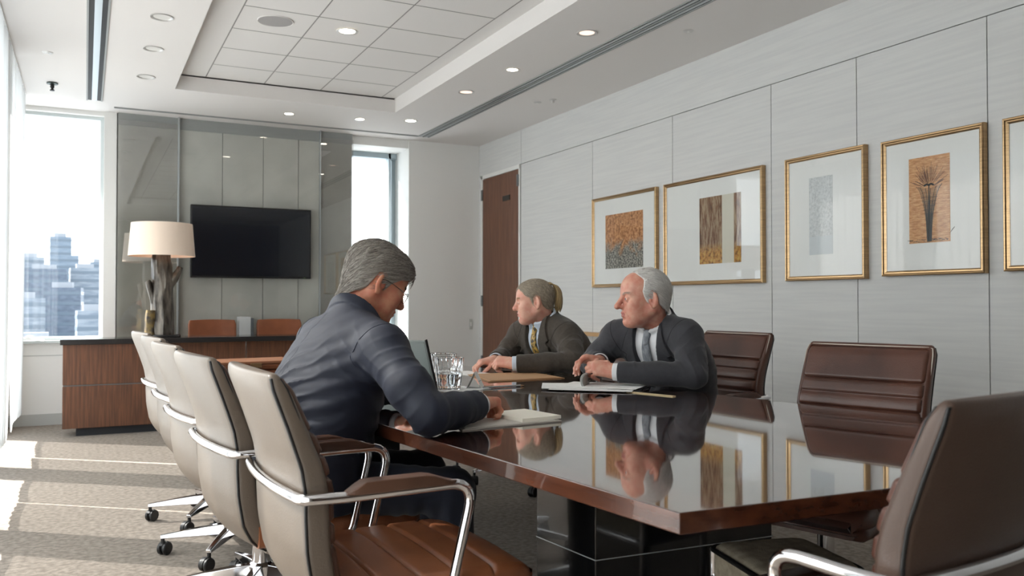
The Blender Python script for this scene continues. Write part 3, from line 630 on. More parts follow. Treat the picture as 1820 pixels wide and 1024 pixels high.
# ------------------------------------------------------------------ framed prints on the right wall
def art_mat(name, kind):
    m = bpy.data.materials.new(name); m.use_nodes = True; nt = m.node_tree; N = nt.nodes; L = nt.links; p = N['Principled BSDF']; p.inputs['Roughness'].default_value = .8
    tc = N.new('ShaderNodeTexCoord'); mp = N.new('ShaderNodeMapping'); L.new(tc.outputs['Object'], mp.inputs[0]); no = N.new('ShaderNodeTexNoise'); L.new(mp.outputs[0], no.inputs['Vector']); no.inputs['Detail'].default_value = 9; no.inputs['Roughness'].default_value = .75
    rp = N.new('ShaderNodeValToRGB'); e = rp.color_ramp.elements
    def ramp(rp, stops):
        e = rp.color_ramp.elements
        while len(e) > 1: e.remove(e[0])
        e[0].position = stops[0][0]; e[0].color = lin(*stops[0][1])
        for ps, c in stops[1:]: q = e.new(ps); q.color = lin(*c)
    if kind == 'speckle':
        no.inputs['Scale'].default_value = 60; ramp(rp, [(.35, (176, 178, 178)), (.5, (206, 208, 208)), (.62, (222, 223, 222))])
        L.new(no.outputs[0], rp.inputs[0]); L.new(rp.outputs[0], p.inputs['Base Color'])
    elif kind == 'grass':
        mp.inputs['Scale'].default_value = (1, 1.2, 8); no.inputs['Scale'].default_value = 16; ramp(rp, [(.3, (140, 88, 50)), (.45, (198, 138, 86)), (.6, (226, 176, 124)), (.75, (236, 204, 164))])
        L.new(no.outputs[0], rp.inputs[0]); L.new(rp.outputs[0], p.inputs['Base Color'])
    elif kind == 'trunks':
        mp.inputs['Scale'].default_value = (1, 7, 1.2); no.inputs['Scale'].default_value = 7; ramp(rp, [(.33, (46, 36, 28)), (.46, (120, 78, 46)), (.58, (170, 148, 120)), (.72, (150, 110, 60))])
        g = N.new('ShaderNodeSeparateXYZ'); L.new(tc.outputs['Object'], g.inputs[0]); r2 = N.new('ShaderNodeMapRange'); r2.inputs[1].default_value = -.16; r2.inputs[2].default_value = -.09; L.new(g.outputs[2], r2.inputs[0])
        n2 = N.new('ShaderNodeTexNoise'); n2.inputs['Scale'].default_value = 40; L.new(tc.outputs['Object'], n2.inputs['Vector']); rp2 = N.new('ShaderNodeValToRGB'); ramp(rp2, [(.3, (90, 60, 20)), (.5, (186, 130, 60)), (.7, (200, 170, 90))]); L.new(n2.outputs[0], rp2.inputs[0])
        mx = N.new('ShaderNodeMix'); mx.data_type = 'RGBA'; L.new(no.outputs[0], rp.inputs[0]); L.new(r2.outputs[0], mx.inputs[0]); L.new(rp2.outputs[0], mx.inputs[6]); L.new(rp.outputs[0], mx.inputs[7]); L.new(mx.outputs[2], p.inputs['Base Color'])
    else:
        no.inputs['Scale'].default_value = 38; ramp(rp, [(.34, (92, 62, 40)), (.47, (176, 118, 74)), (.6, (222, 168, 120)), (.72, (196, 142, 98))])
        n2 = N.new('ShaderNodeTexNoise'); n2.inputs['Scale'].default_value = 70; n2.inputs['Detail'].default_value = 8; L.new(tc.outputs['Object'], n2.inputs['Vector']); rp2 = N.new('ShaderNodeValToRGB'); ramp(rp2, [(.36, (52, 52, 50)), (.5, (128, 124, 116)), (.64, (188, 182, 170))]); L.new(n2.outputs[0], rp2.inputs[0])
        g = N.new('ShaderNodeSeparateXYZ'); L.new(tc.outputs['Object'], g.inputs[0]); n3 = N.new('ShaderNodeTexNoise'); n3.inputs['Scale'].default_value = 12; L.new(tc.outputs['Object'], n3.inputs['Vector'])
        ad = N.new('ShaderNodeMath'); ad.operation = 'MULTIPLY_ADD'; ad.inputs[1].default_value = .3; L.new(n3.outputs[0], ad.inputs[0]); L.new(g.outputs[2], ad.inputs[2])
        r2 = N.new('ShaderNodeMapRange'); r2.inputs[1].default_value = .06; r2.inputs[2].default_value = .16; L.new(ad.outputs[0], r2.inputs[0])
        mx = N.new('ShaderNodeMix'); mx.data_type = 'RGBA'; L.new(no.outputs[0], rp.inputs[0]); L.new(r2.outputs[0], mx.inputs[0]); L.new(rp2.outputs[0], mx.inputs[6]); L.new(rp.outputs[0], mx.inputs[7]); L.new(mx.outputs[2], p.inputs['Base Color'])
    return m
MOUNT = mat('mount_board', (236, 235, 232), .7); FGLASS = mat_pane('picture_glass', (.98, .985, .985), .05); INK = mat('ink_black', (44, 40, 38), .8); INKW = mat('ink_grey', (150, 146, 140), .8)
def frame(y0, y1, z0, z1, prints, label, fw=.028):
    """y0 far side, y1 near side; prints: (y far, y near, z0, z1, material)"""
    cy, cz = (y0+y1)/2, (z0+z1)/2; r = empty('framed_print', (XR, cy, cz), 0, label, 'picture', 'gold framed prints on the right wall')
    hy, hz = (y0-y1)/2, (z1-z0)/2; m = MB(); prof = [(-.002, 0), (-.034, 0), (-.038, .004), (-.036, .010), (-.030, .014), (-.030, .020), (-.026, fw), (-.002, fw)]
    G = []
    for sy, sz in ((1, -1), (1, 1), (-1, 1), (-1, -1)): G.append([(x, sy*(hy-d), sz*(hz-d)) for x, d in prof+[prof[0]]])
    m.grid(G, close_u=True).build('frame', BRASS, r, sharp=25)
    MB().box((-.022, -hy+fw*.8, -hz+fw*.8), (-.014, hy-fw*.8, hz-fw*.8)).build('mount', MOUNT, r, smooth=False)
    for (a, b, c, d, mm) in prints:
        oy, oz = (a+b)/2-cy, (c+d)/2-cz; pr = MB().box((-.0012, -(a-b)/2, -(d-c)/2), (0, (a-b)/2, (d-c)/2)).build('print', mm, r, smooth=False); pr.location = (-.0222, oy, oz)
    MB().box((-.0285, -hy+fw*.9, -hz+fw*.9), (-.027, hy-fw*.9, hz-fw*.9)).build('glazing', FGLASS, r, smooth=False); return r
frame(6.22, 5.30, 1.23, 2.0, [(6.02, 5.48, 1.385, 1.84, art_mat('print_earth', 'earth'))], 'gold framed print of a brown and grey mottled field, farthest along the wall')
TR = art_mat('print_trunks', 'trunks'); frame(5.20, 4.15, 1.23, 2.0, [(4.79, 4.55, 1.375, 1.85, TR), (4.43, 4.36, 1.375, 1.85, TR), (4.55, 4.43, 1.375, 1.85, mat('print_pale', (214, 208, 192), .8))], 'wide gold framed print of orange and dark tree trunks in two strips')
frame(3.95, 3.34, 1.235, 2.0, [(3.76, 3.58, 1.50, 1.86, art_mat('print_speckle', 'speckle')), (3.76, 3.58, 1.39, 1.50, mat('print_palegrey', (206, 210, 212), .8))], 'gold framed print of a pale grey speckled rectangle')
r = frame(3.23, 2.63, 1.245, 1.99, [(3.06, 2.82, 1.415, 1.87, art_mat('print_grass', 'grass'))], 'gold framed print of a dark wiry sheaf on orange grass')
pr = [c for c in r.children if c.name.startswith('print')][0]
m = MB(); rg = random.Random(5); X = -.0017
for k in range(15):                                        # a sheaf of dark wires
    t = (k-7)/7; m.tube(cat_rom([(X, .012*t, -.222), (X, .022*t, -.08), (X, .05*t, .02+.015*abs(t)), (X, .075*t, .055+.02*abs(t))], 5), .0011 if k % 3 else .002, 4)
for k in range(6):
    z = -.1+.022*k; h = .02+.024*k/5*1.2; m.tube([(X, -h, z), (X, h, z+.003)], .0008, 4)
m.tube([(X, 0, -.22), (X, 0, .075)], [.006, .003], 5); m.tube(cat_rom([(X, -.03, .072), (X, -.012, .08), (X, 0, .075), (X, .012, .08), (X, .03, .072)], 4), [.002]+[.006]*15+[.002], 5)
for k in range(46): a = rg.uniform(-.11, .11); z = -.215+rg.uniform(-.006, .006); m.tube([(X, a, z), (X, a+rg.uniform(.005, .02), z+rg.uniform(-.003, .003))], .0011, 4)
for k in range(3): m.tube([(X, -.118-.006*k, -.185+.008*k), (X, -.145, -.155)], .001, 4)
m.build('drawing', INK, pr, sharp=180)
m = MB()
for k in range(70):
    a = rg.uniform(-1.25, 1.25); r0 = rg.uniform(.03, .07); r1 = r0+rg.uniform(.04, .09); c = lambda q: (X+.0004, max(-.112, min(.112, q*math.sin(a)*.9)), .055+q*math.cos(a)*.95)
    if c(r1)[2] < .215: m.tube([c(r0), c(r1)], .0009, 4)
m.build('grass_strokes', mat('ink_brown', (112, 66, 34), .8), pr, sharp=180)
frame(2.535, 1.75, 1.25, 1.985, [(2.35, 1.95, 1.42, 1.84, art_mat('print_speckle_pale', 'speckle'))], 'gold framed picture cut off by the right edge of the photo')

# ------------------------------------------------------------------ camera
cam = bpy.data.cameras.new('camera'); co = bpy.data.objects.new('camera', cam); COL.objects.link(co); SC.camera = co
cam.sensor_width = 36; cam.lens = 1495/1820*36; cam.clip_start = .05; cam.clip_end = 6000
co.location = (0, 0, 1.10); co.rotation_euler = (math.radians(90)+math.atan(26/1495), 0, -math.radians(26.9))
cam.dof.use_dof = True; cam.dof.focus_distance = 3.1; cam.dof.aperture_fstop = 5.6
SC.view_settings.view_transform = 'Standard'; SC.view_settings.look = 'None'; SC.view_settings.gamma = 1; SC.view_settings.exposure = 1.38
# ------------------------------------------------------------------ distance-field figures
def axis_coords(lo, hi, st, fine=None, coarse=None):
    "coordinates lo..hi; step st inside the fine interval, coarse outside"
    if fine is None: return np.arange(lo, hi+st, st)
    a = np.arange(lo, fine[0], coarse); b = np.arange(fine[0], fine[1], st); c = np.arange(fine[1], hi+coarse, coarse)
    return np.concatenate([a, b, c])
class Field:
    def __init__(s, xs, ys, zs, far=.15):
        s.c = [np.asarray(q, np.float32) for q in (xs, ys, zs)]; s.D = np.full([len(q) for q in s.c], far, np.float32)
    def sl(s, lo, hi):
        r = []
        for q, a, b in zip(s.c, lo, hi):
            i = max(0, np.searchsorted(q, a)-1); j = min(len(q), np.searchsorted(q, b)+1)
            if i >= j: return None
            r.append(slice(i, j))
        return tuple(r)
    def op(s, fn, lo, hi, k=.01, mode='u', pad=None):
        pad = k+.02 if pad is None else pad
        S = s.sl(np.asarray(lo)-pad, np.asarray(hi)+pad)
        if S is None: return s
        X = s.c[0][S[0]][:, None, None]; Y = s.c[1][S[1]][None, :, None]; Z = s.c[2][S[2]][None, None, :]
        d = fn(X, Y, Z).astype(np.float32); A = s.D[S]
        if mode == 'u': h = np.maximum(k-np.abs(A-d), 0)/k if k > 0 else 0; s.D[S] = np.minimum(A, d)-h*h*k*.25
        elif mode == 's': d = -d; h = np.maximum(k-np.abs(A-d), 0)/k if k > 0 else 0; s.D[S] = np.maximum(A, d)+h*h*k*.25
        elif mode == 'i': h = np.maximum(k-np.abs(A-d), 0)/k if k > 0 else 0; s.D[S] = np.maximum(A, d)+h*h*k*.25
        elif mode == '+': s.D[S] = A+d
        return s
    def cap(s, a, b, r1, r2=None, k=.012, mode='u'):
        a = np.asarray(a, float); b = np.asarray(b, float); r2 = r1 if r2 is None else r2; ba = b-a; L = max(1e-9, ba @ ba); R = max(r1, r2)
        def fn(X, Y, Z):
            px, py, pz = X-a[0], Y-a[1], Z-a[2]; h = np.clip((px*ba[0]+py*ba[1]+pz*ba[2])/L, 0, 1)
            return np.sqrt((px-h*ba[0])**2+(py-h*ba[1])**2+(pz-h*ba[2])**2)-(r1+(r2-r1)*h)
        return s.op(fn, np.minimum(a, b)-R, np.maximum(a, b)+R, k, mode)
    def ell(s, c, rad, ax=None, k=.02, mode='u'):
        c = np.asarray(c, float); rad = np.asarray(rad, float); ax = np.eye(3) if ax is None else np.asarray(ax); R = rad.max()
        def fn(X, Y, Z):
            p = (X-c[0], Y-c[1], Z-c[2]); q = [sum(p[j]*ax[i][j] for j in range(3)) for i in range(3)]
            k0 = np.sqrt(sum((q[i]/rad[i])**2 for i in range(3))); k1 = np.sqrt(sum((q[i]/rad[i]**2)**2 for i in range(3)))+1e-6
            return k0*(k0-1)/k1
        return s.op(fn, c-R, c+R, k, mode)
    def ecap(s, a, b, wa, wb, da, db, side, k=.03, mode='u'):
        "capsule with elliptical section: half widths wa->wb along side, depths da->db"
        a = np.asarray(a, float); b = np.asarray(b, float); t = nrm(b-a); side = nrm(np.asarray(side)-t*(np.asarray(side) @ t)); fw = np.cross(side, t); L = np.linalg.norm(b-a); R = max(wa, wb)
        def fn(X, Y, Z):
            p = (X-a[0], Y-a[1], Z-a[2]); u = sum(p[i]*side[i] for i in range(3)); v = sum(p[i]*t[i] for i in range(3)); q = sum(p[i]*fw[i] for i in range(3))
            h = np.clip(v/L, 0, 1); w = wa+(wb-wa)*h; d = da+(db-da)*h; e = v-h*L
            k0 = np.sqrt((u/w)**2+(q/d)**2+(e/d)**2); k1 = np.sqrt((u/w**2)**2+(q/d**2)**2+(e/d**2)**2)+1e-6
            return k0*(k0-1)/k1
        return s.op(fn, np.minimum(a, b)-R, np.maximum(a, b)+R, k, mode)
    def sample(s, P):
        P = np.atleast_2d(P); I = []; Fr = []
        for ax in range(3):
            q = s.c[ax]; i = np.clip(np.searchsorted(q, P[:, ax])-1, 0, len(q)-2); I.append(i); Fr.append(np.clip((P[:, ax]-q[i])/(q[i+1]-q[i]), 0, 1))
        o = 0
        for a in (0, 1):
            for b in (0, 1):
                for c in (0, 1):
                    w = (Fr[0] if a else 1-Fr[0])*(Fr[1] if b else 1-Fr[1])*(Fr[2] if c else 1-Fr[2]); o = o+w*s.D[I[0]+a, I[1]+b, I[2]+c]
        return o
    def grad(s, P, e=.004):
        P = np.atleast_2d(P); g = np.stack([s.sample(P+np.eye(3)[i]*e)-s.sample(P-np.eye(3)[i]*e) for i in range(3)], 1)
        return g/(np.linalg.norm(g, axis=1, keepdims=True)+1e-9)
    def project(s, P, off=0., it=8):
        P = np.atleast_2d(np.asarray(P, float)).copy()
        for _ in range(it): P -= s.grad(P)*(s.sample(P)-off)[:, None]*.8
        return P
    def march(s, P, d, tmax=.4, off=0.):
        "from outside points P go along d until the surface"
        P = np.atleast_2d(np.asarray(P, float)); t = np.zeros(len(P)); d = nrm(d)
        for _ in range(60): t += np.clip(s.sample(P+d*t[:, None])-off, -.01, .02)*.7
        return P+d*np.clip(t, 0, tmax)[:, None]
    def mesh(s, smooth=1):
        D = s.D; N = D.shape; neg = (D < 0)
        cnt = np.zeros([n-1 for n in N], np.int8)
        for a in (0, 1):
            for b in (0, 1):
                for c in (0, 1): cnt += neg[a:N[0]-1+a, b:N[1]-1+b, c:N[2]-1+c]
        act = (cnt > 0) & (cnt < 8); I = np.argwhere(act); idx = -np.ones(act.shape, np.int32); idx[act] = np.arange(len(I), dtype=np.int32)
        acc = np.zeros((len(I), 3)); num = np.zeros(len(I))
        cor = [(a, b, c) for a in (0, 1) for b in (0, 1) for c in (0, 1)]
        val = {q: D[I[:, 0]+q[0], I[:, 1]+q[1], I[:, 2]+q[2]] for q in cor}
        for q in cor:
            for ax in range(3):
                if q[ax]: continue
                r = list(q); r[ax] = 1; r = tuple(r); va, vb = val[q], val[r]; m = (va < 0) != (vb < 0); t = np.where(m, va/np.where(m, va-vb, 1), 0)
                p = np.zeros((len(I), 3)); p += np.array(q); p[:, ax] += t; acc[m] += p[m]; num[m] += 1
        loc = acc/num[:, None]; V = np.zeros((len(I), 3))
        for ax in range(3):
            q = s.c[ax]; i = I[:, ax]; V[:, ax] = q[i]+loc[:, ax]*(q[i+1]-q[i])
        F = []
        for ax in range(3):
            o1, o2 = (ax+1) % 3, (ax+2) % 3; sa = [slice(None)]*3; sb = [slice(None)]*3; sa[ax] = slice(0, -1); sb[ax] = slice(1, None)
            for q in (o1, o2): sa[q] = slice(1, -1); sb[q] = slice(1, -1)
            A, B = neg[tuple(sa)], neg[tuple(sb)]; E = np.argwhere(A != B); fl = A[E[:, 0], E[:, 1], E[:, 2]]; E[:, o1] += 1; E[:, o2] += 1
            def id_(d1, d2): J = E.copy(); J[:, o1] -= d1; J[:, o2] -= d2; return idx[J[:, 0], J[:, 1], J[:, 2]]
            Q = np.stack([id_(1, 1), id_(0, 1), id_(0, 0), id_(1, 0)], 1); Q[~fl] = Q[~fl][:, ::-1]; F.append(Q)
        F = np.concatenate(F); F = F[(F >= 0).all(1)]
        for _ in range(smooth):
            S = np.zeros_like(V); n = np.zeros(len(V))
            for a, b in ((0, 1), (1, 2), (2, 3), (3, 0)):
                np.add.at(S, F[:, a], V[F[:, b]]); np.add.at(S, F[:, b], V[F[:, a]]); np.add.at(n, F[:, a], 1); np.add.at(n, F[:, b], 1)
            V = V*.5+.5*S/np.maximum(n, 1)[:, None]
        return V, F
def poly_sd(P, x, y):
    "signed distance to a 2-D polygon"
    P = np.asarray(P, float); d = np.full(np.broadcast(x, y).shape, 1e9); ins = np.zeros(d.shape, bool)
    for i in range(len(P)):
        a, b = P[i], P[(i+1) % len(P)]; e = b-a; wx, wy = x-a[0], y-a[1]; h = np.clip((wx*e[0]+wy*e[1])/(e @ e), 0, 1)
        d = np.minimum(d, (wx-e[0]*h)**2+(wy-e[1]*h)**2)
        c = (a[1] > y) != (b[1] > y); ins ^= c & (x < (b[0]-a[0])*(y-a[1])/(b[1]-a[1]+1e-12)+a[0])
    return np.where(ins, -1, 1)*np.sqrt(d)
class Frame:
    def __init__(s, o, x, z): s.o = np.asarray(o, float); s.x = nrm(x); s.y = nrm(np.cross(z, s.x)); s.z = np.cross(s.x, s.y)
    def p(s, x, y, z): return s.o+s.x*x+s.y*y+s.z*z
    def loc(s, X, Y, Z):
        a, b, c = X-s.o[0], Y-s.o[1], Z-s.o[2]; return [a*q[0]+b*q[1]+c*q[2] for q in (s.x, s.y, s.z)]
    def ax(s): return np.stack([s.x, s.y, s.z])

def head_sdf(f, h, neck, sc=1., chin=1., nose=1., jowl=0.):
    "face along +x of frame h; crown at z=+.118, chin at z=-.117"
    E = lambda c, r, k, m='u', ax=None: f.ell(h.p(*[q*sc for q in c]), np.array(r)*sc, h.ax() if ax is None else ax, k, m)
    C = lambda a, b, r1, r2, k, m='u': f.cap(h.p(*[q*sc for q in a]), h.p(*[q*sc for q in b]), r1*sc, r2*sc, k, m)
    E((-.012, 0, .028), (.098, .077, .090), .02)
    E((.034, 0, .040), (.058, .064, .062), .03)
    E((.030, 0, -.045), (.060, .060, .070), .03)
    for s in (1, -1):
        C((-.018, s*.057, -.045), (.060, s*.022, -.095), .020+jowl*.004, .018, .03)
        E((.058, s*.043, -.022), (.026, .024, .022), .025)
        C((.083, s*.008, .024), (.068, s*.044, .020), .010, .009, .014)
    for s in (1, -1): E((.048, s*.040, -.055), (.030, .024, .036), .02)
    E((.072, 0, -.098), (.021*chin, .025, .018), .025)
    E((.074, 0, -.062), (.020, .030, .028), .02)
    for s in (1, -1): E((.093, s*.032, .002), (.016, .019, .013), .014, 's')
    C((.088, 0, .016), (.108*nose, 0, -.024), .0085, .0120, .012); E((.110*nose, 0, -.029), (.0135, .0125, .0115), .008)
    for s in (1, -1): E((.097, s*.0115, -.033), (.011, .0080, .0085), .006)
    for s in (1, -1):
        E((.0785, s*.032, .002), (.0148, .0158, .0135), .004)
        E((.0950, s*.032, .0005), (.0085, .0122, .0054), .002, 's')
        C((.099, s*.018, -.036), (.080, s*.034, -.068), .0030, .0030, .008, 's')
        C((.083, s*.02, -.0125), (.078, s*.042, -.014), .0022, .0022, .006, 's')
    E((.092, 0, -.0565), (.0095, .023, .0062), .005); E((.0905, 0, -.0685), (.010, .021, .0068), .005); E((.1015, 0, -.0625), (.0085, .026, .0016), .002, 's')
    E((.092, 0, -.082), (.007, .02, .005), .008, 's')
    for s in (1, -1):                                     # ears
        ea = Frame(h.p(-.014*sc, s*.083*sc, -.006*sc), h.x*.86+h.z*-.12+h.y*s*-.5, h.z+h.x*-.18)
        f.ell(ea.o, np.array((.0195, .0085, .033))*sc, ea.ax(), .006); f.ell(ea.p(.003*sc, s*.008*sc, .004*sc), np.array((.012, .007, .021))*sc, ea.ax(), .004, 's')
        f.ell(ea.p(.014*sc, s*.001, -.004*sc), np.array((.007, .006, .009))*sc, ea.ax(), .005)
        f.ell(ea.p(.004*sc, 0, -.028*sc), np.array((.009, .006, .009))*sc, ea.ax(), .006)
    C((-.030, 0, -.02), (-.031, 0, -.045), .056, .048, .03); f.cap(h.p(-.032*sc, 0, -.06*sc), neck, .047*sc, .050*sc, .025)
    f.cap(h.p(.045*sc, 0, -.085*sc), np.asarray(neck)+h.x*.022, .026, .028, .03)
def hand_sdf(f, W, d, n, right, curls, thumb, spread=.10, sc=1., k=.0055):
    d = nrm(d); n = nrm(np.asarray(n)-d*(np.asarray(n) @ d)); T = np.cross(d, n)*(1 if right else -1); W = np.asarray(W, float)
    offs = [.027, .009, -.009, -.0255]; kn = [.088, .092, .087, .078]; L = [(.043, .026, .021), (.048, .030, .022), (.044, .028, .021), (.034, .021, .019)]; R = [.0092, .0095, .0090, .0080]
    tips = []
    for i in range(4):
        K = W+d*kn[i]*sc+T*offs[i]*sc-n*.002
        f.cap(W+d*.012*sc+T*offs[i]*.55*sc, K, .0175*sc, .0118*sc, .018)
    for i in range(4):
        K = W+d*kn[i]*sc+T*offs[i]*sc-n*.002; c = curls[i] if isinstance(curls[0], (list, tuple)) else curls
        b = nrm(d+T*spread*offs[i]/.027); a = 0; p = K
        for j in range(3):
            a += math.radians(c[j]); q = p+(b*math.cos(a)+n*math.sin(a))*L[i][j]*sc; r0 = R[i]*(1-.1*j)*sc
            f.cap(p, q, r0, r0*.92, k if j else .008)
            if j < 2: f.ell(q, np.array([1.07, 1.07, 1.07])*r0*.97, None, .003)
            p = q
        tips.append((p, b*math.cos(a)+n*math.sin(a), -b*math.sin(a)+n*math.cos(a), r0*.92))
    p = W+d*.022*sc+T*.020*sc+n*.006; f.cap(p, p+d*.03*sc+T*.006, .017*sc, .013*sc, .015)
    tv = [nrm(T*.75+d*.62+n*.30), nrm(T*.35+d*.85+n*.35+n*thumb*.3-T*thumb*.3), nrm(T*.05+d*.9+n*.35+n*thumb*.4-T*thumb*.6)]
    for v, l, r0, r1 in zip(tv, (.036, .034, .027), (.0145, .0115, .0105), (.0115, .0105, .0088)): q = p+v*l*sc; f.cap(p, q, r0*sc, r1*sc, .007); p = q
    return tips
def wrinkle(P, dirv, wl, amp, rad, seed=0):
    dirv = nrm(dirv); P = np.asarray(P, float); a = nrm(np.cross(dirv, (.3, .9, .2))); b = np.cross(dirv, a)
    def fn(X, Y, Z):
        x, y, z = X-P[0], Y-P[1], Z-P[2]; u = x*dirv[0]+y*dirv[1]+z*dirv[2]; v = x*a[0]+y*a[1]+z*a[2]; w = x*b[0]+y*b[1]+z*b[2]
        m = np.exp(-(x*x+y*y+z*z)/(rad*rad)); return -amp*m*np.sin(2*PI*u/wl+1.6*np.sin(v*21+seed)+1.3*np.sin(w*17+seed*1.7))*(.7+.5*np.sin(v*33+w*29+seed))
    return fn, P-rad*2, P+rad*2
def folds(P, dirv, wl, amp, rad, seed=0):
    "sharp cloth folds running across dirv"
    dirv = nrm(dirv); P = np.asarray(P, float); a = nrm(np.cross(dirv, (.3, .9, .2))); b = np.cross(dirv, a)
    def fn(X, Y, Z):
        x, y, z = X-P[0], Y-P[1], Z-P[2]; u = x*dirv[0]+y*dirv[1]+z*dirv[2]; v = x*a[0]+y*a[1]+z*a[2]; w = x*b[0]+y*b[1]+z*b[2]
        ph = 2*PI*u/wl+2.2*np.sin(v*13+seed)+1.9*np.sin(w*11+seed*1.7)+.8*np.sin(v*31-w*23+seed*2.3)
        m = np.exp(-(x*x+y*y+z*z)/(rad*rad))*np.clip(.55+.6*np.sin(v*19+w*16+u*9+seed*3.1), 0, 1)
        return -amp*m*((1-np.abs(np.sin(ph*.5)))**2.2*1.6-.35)
    return fn, P-rad*2, P+rad*2
SKIN_KW = dict(sss=.12)
def skin_mats(nm, base, flush, lip):
    return [mat(nm+'_skin', base, .48, col2=flush, vscale=34, bump=.10, bscale=420, detail=3, **SKIN_KW), mat(nm+'_lips', lip, .45, **SKIN_KW), mat(nm+'_flush', flush, .45, var=.12, vscale=60, bump=.12, bscale=420, **SKIN_KW)]
def hair_obj(parent, field, h, sc, poly, thick, comb, mats, n, length, rad, seed, lift=.35, name='hair', yfun=None, wav=0., gap=.0015):
    "cap of hair over the head field inside a side-view polygon, with combed strands"
    lo = h.o-.17; hi = h.o+.17; st = .0028
    g = Field(np.arange(lo[0], hi[0], st), np.arange(lo[1], hi[1], st), np.arange(lo[2], hi[2], st))
    E = lambda c, r, k: g.ell(h.p(*[q*sc for q in c]), np.array(r)*sc, h.ax(), k)
    E((-.012, 0, .028), (.098, .077, .090), .02); E((.034, 0, .040), (.058, .064, .062), .03); E((.030, 0, -.045), (.060, .060, .070), .03); g.cap(h.p(-.03*sc, 0, -.03*sc), h.p(-.034*sc, 0, -.09*sc), .059*sc, .056*sc, .03)
    X = g.c[0][:, None, None]; Y = g.c[1][None, :, None]; Z = g.c[2][None, None, :]; u, v, w = [q/sc for q in h.loc(X, Y, Z)]
    th = thick(u, v, w); g.D -= (th*(1+.16*np.sin(55*u+8*np.sin(30*v)+20*w)*np.sin(90*v+30*w))).astype(np.float32)
    base = Field(*g.c); base.D = g.D.copy()
    pu, pw = (u, w) if yfun is None else yfun(u, v, w)
    r = (poly_sd(poly, pu, pw)+.002*np.sin(160*v+40*w)).astype(np.float32); kk = .008
    A = g.D; hh = np.maximum(kk-np.abs(A-r), 0)/kk; g.D = np.maximum(A, r)+hh*hh*kk*.25
    V, F = g.mesh(1); o = mesh_obj(name, V, F, mats, parent, sharp=180)
    rg = np.random.default_rng(seed); pick = V[F[rg.integers(0, len(F), n)]].mean(1); gn = base.grad(pick)
    L_ = np.stack([(pick-h.o) @ q for q in (h.x, h.y, h.z)], 1)/sc
    keep = (poly_sd(poly, L_[:, 0], L_[:, 2]) < .003) & (np.abs(base.sample(pick)) < .003); pick = pick[keep]; L_ = L_[keep]
    Pt = [pick]; steps = 5; ln = length*rg.uniform(.6, 1.2, len(pick))
    for j in range(steps):
        p = Pt[-1]; nn = base.grad(p); d = comb(L_); d = d[:, :1]*h.x+d[:, 1:2]*h.y+d[:, 2:]*h.z; d = d+rg.normal(0, .12+wav, d.shape); d -= nn*(d*nn).sum(1, keepdims=True); d /= np.linalg.norm(d, axis=1, keepdims=True)+1e-6
        q = p+(d+nn*0)*(ln/steps)[:, None]; q -= base.grad(q)*(base.sample(q)-gap-lift*.01*(j+1)/steps*rg.uniform(0, 1, len(q)))[:, None]; Pt.append(q)
    Pt = np.stack(Pt, 1); m = len(Pt); rr = rad*np.array([.9, 1, 1, .9, .7, .2]); T = np.gradient(Pt, axis=1); T /= np.linalg.norm(T, axis=2, keepdims=True)+1e-9
    U = np.cross(T, rg.normal(0, 1, (m, 1, 3))); U /= np.linalg.norm(U, axis=2, keepdims=True)+1e-9; W = np.cross(T, U); VV = []
    for k in range(3): a = 2*PI*k/3; VV.append(Pt+(U*math.cos(a)+W*math.sin(a))*rr[None, :, None])
    VV = np.stack(VV, 2).reshape(-1, 3); base_i = np.arange(m)[:, None]*18; FF = []
    for j in range(5):
        for k in range(3): FF.append(base_i+np.array([[j*3+k, j*3+(k+1) % 3, (j+1)*3+(k+1) % 3, (j+1)*3+k]]))
    FF = np.concatenate(FF); s = mesh_obj('hair_strands', VV, FF, mats, o, sharp=180); s['kind'] = 'stuff'
    return o
def eye_objs(parent, h, sc, gaze):
    for s in (1, -1):
        e = empty if False else None; c = h.p(.0775*sc, s*.032*sc, .0015*sc); g = nrm(h.x*gaze[0]+h.y*gaze[1]+h.z*gaze[2]); M = Matrix.Translation(c) @ Vector(g).to_track_quat('Z', 'Y').to_matrix().to_4x4()
        m = MB(); R = .0142*sc
        for a0, a1, mi in ((0, .22, 2), (.22, .45, 1), (.45, 2.2, 0)):
            m.m = mi; m.lathe([(max(1e-5, R*math.sin(a)), R*math.cos(a)) for a in np.linspace(a0, a1, 7)], 20, M=M, cap=False)
        m.build('eye', [mat('eye_white', (226, 216, 208), .2, coat=.6), mat('iris_grey', (84, 96, 104), .2, coat=.6), mat('pupil', (10, 10, 10), .1, coat=.6)], parent)
def brows(parent, h, sc, m, field, seed, w=.0008):
    rg = random.Random(seed); b = MB()
    for s in (1, -1):
        for k in range(60):
            t = rg.random(); p = h.p((.094-.022*t*t)*sc, s*(.014+.034*t)*sc, (.021+.006*math.sin(t*2.6)+rg.uniform(-.004, .003))*sc); p = field.project(p, .001)[0]; q = p+(h.y*s*.8+h.z*.25)*.009+h.x*-.002*t; q = field.project(q, .0016)[0]; b.tube([p, q], [w, w*.3], 3, cap=False)
    b.build('eyebrows', m, parent, sharp=180)
def nails(parent, tips, m):
    for p, d, n, r in tips:
        M = Matrix((( *d, 0), (*np.cross(n, d), 0), (*(-n), 0), (0, 0, 0, 1))).transposed(); M.translation = Vector(p+d*r*.15-n*r*.86)
        b = MB(); b.T = M; b.grid([[(x, y, .0008-18*y*y-.0*x) for y in np.linspace(-.0048, .0048, 5)] for x in np.linspace(-.005, .0075, 4)]); b.build('nail', m, parent, sharp=180)
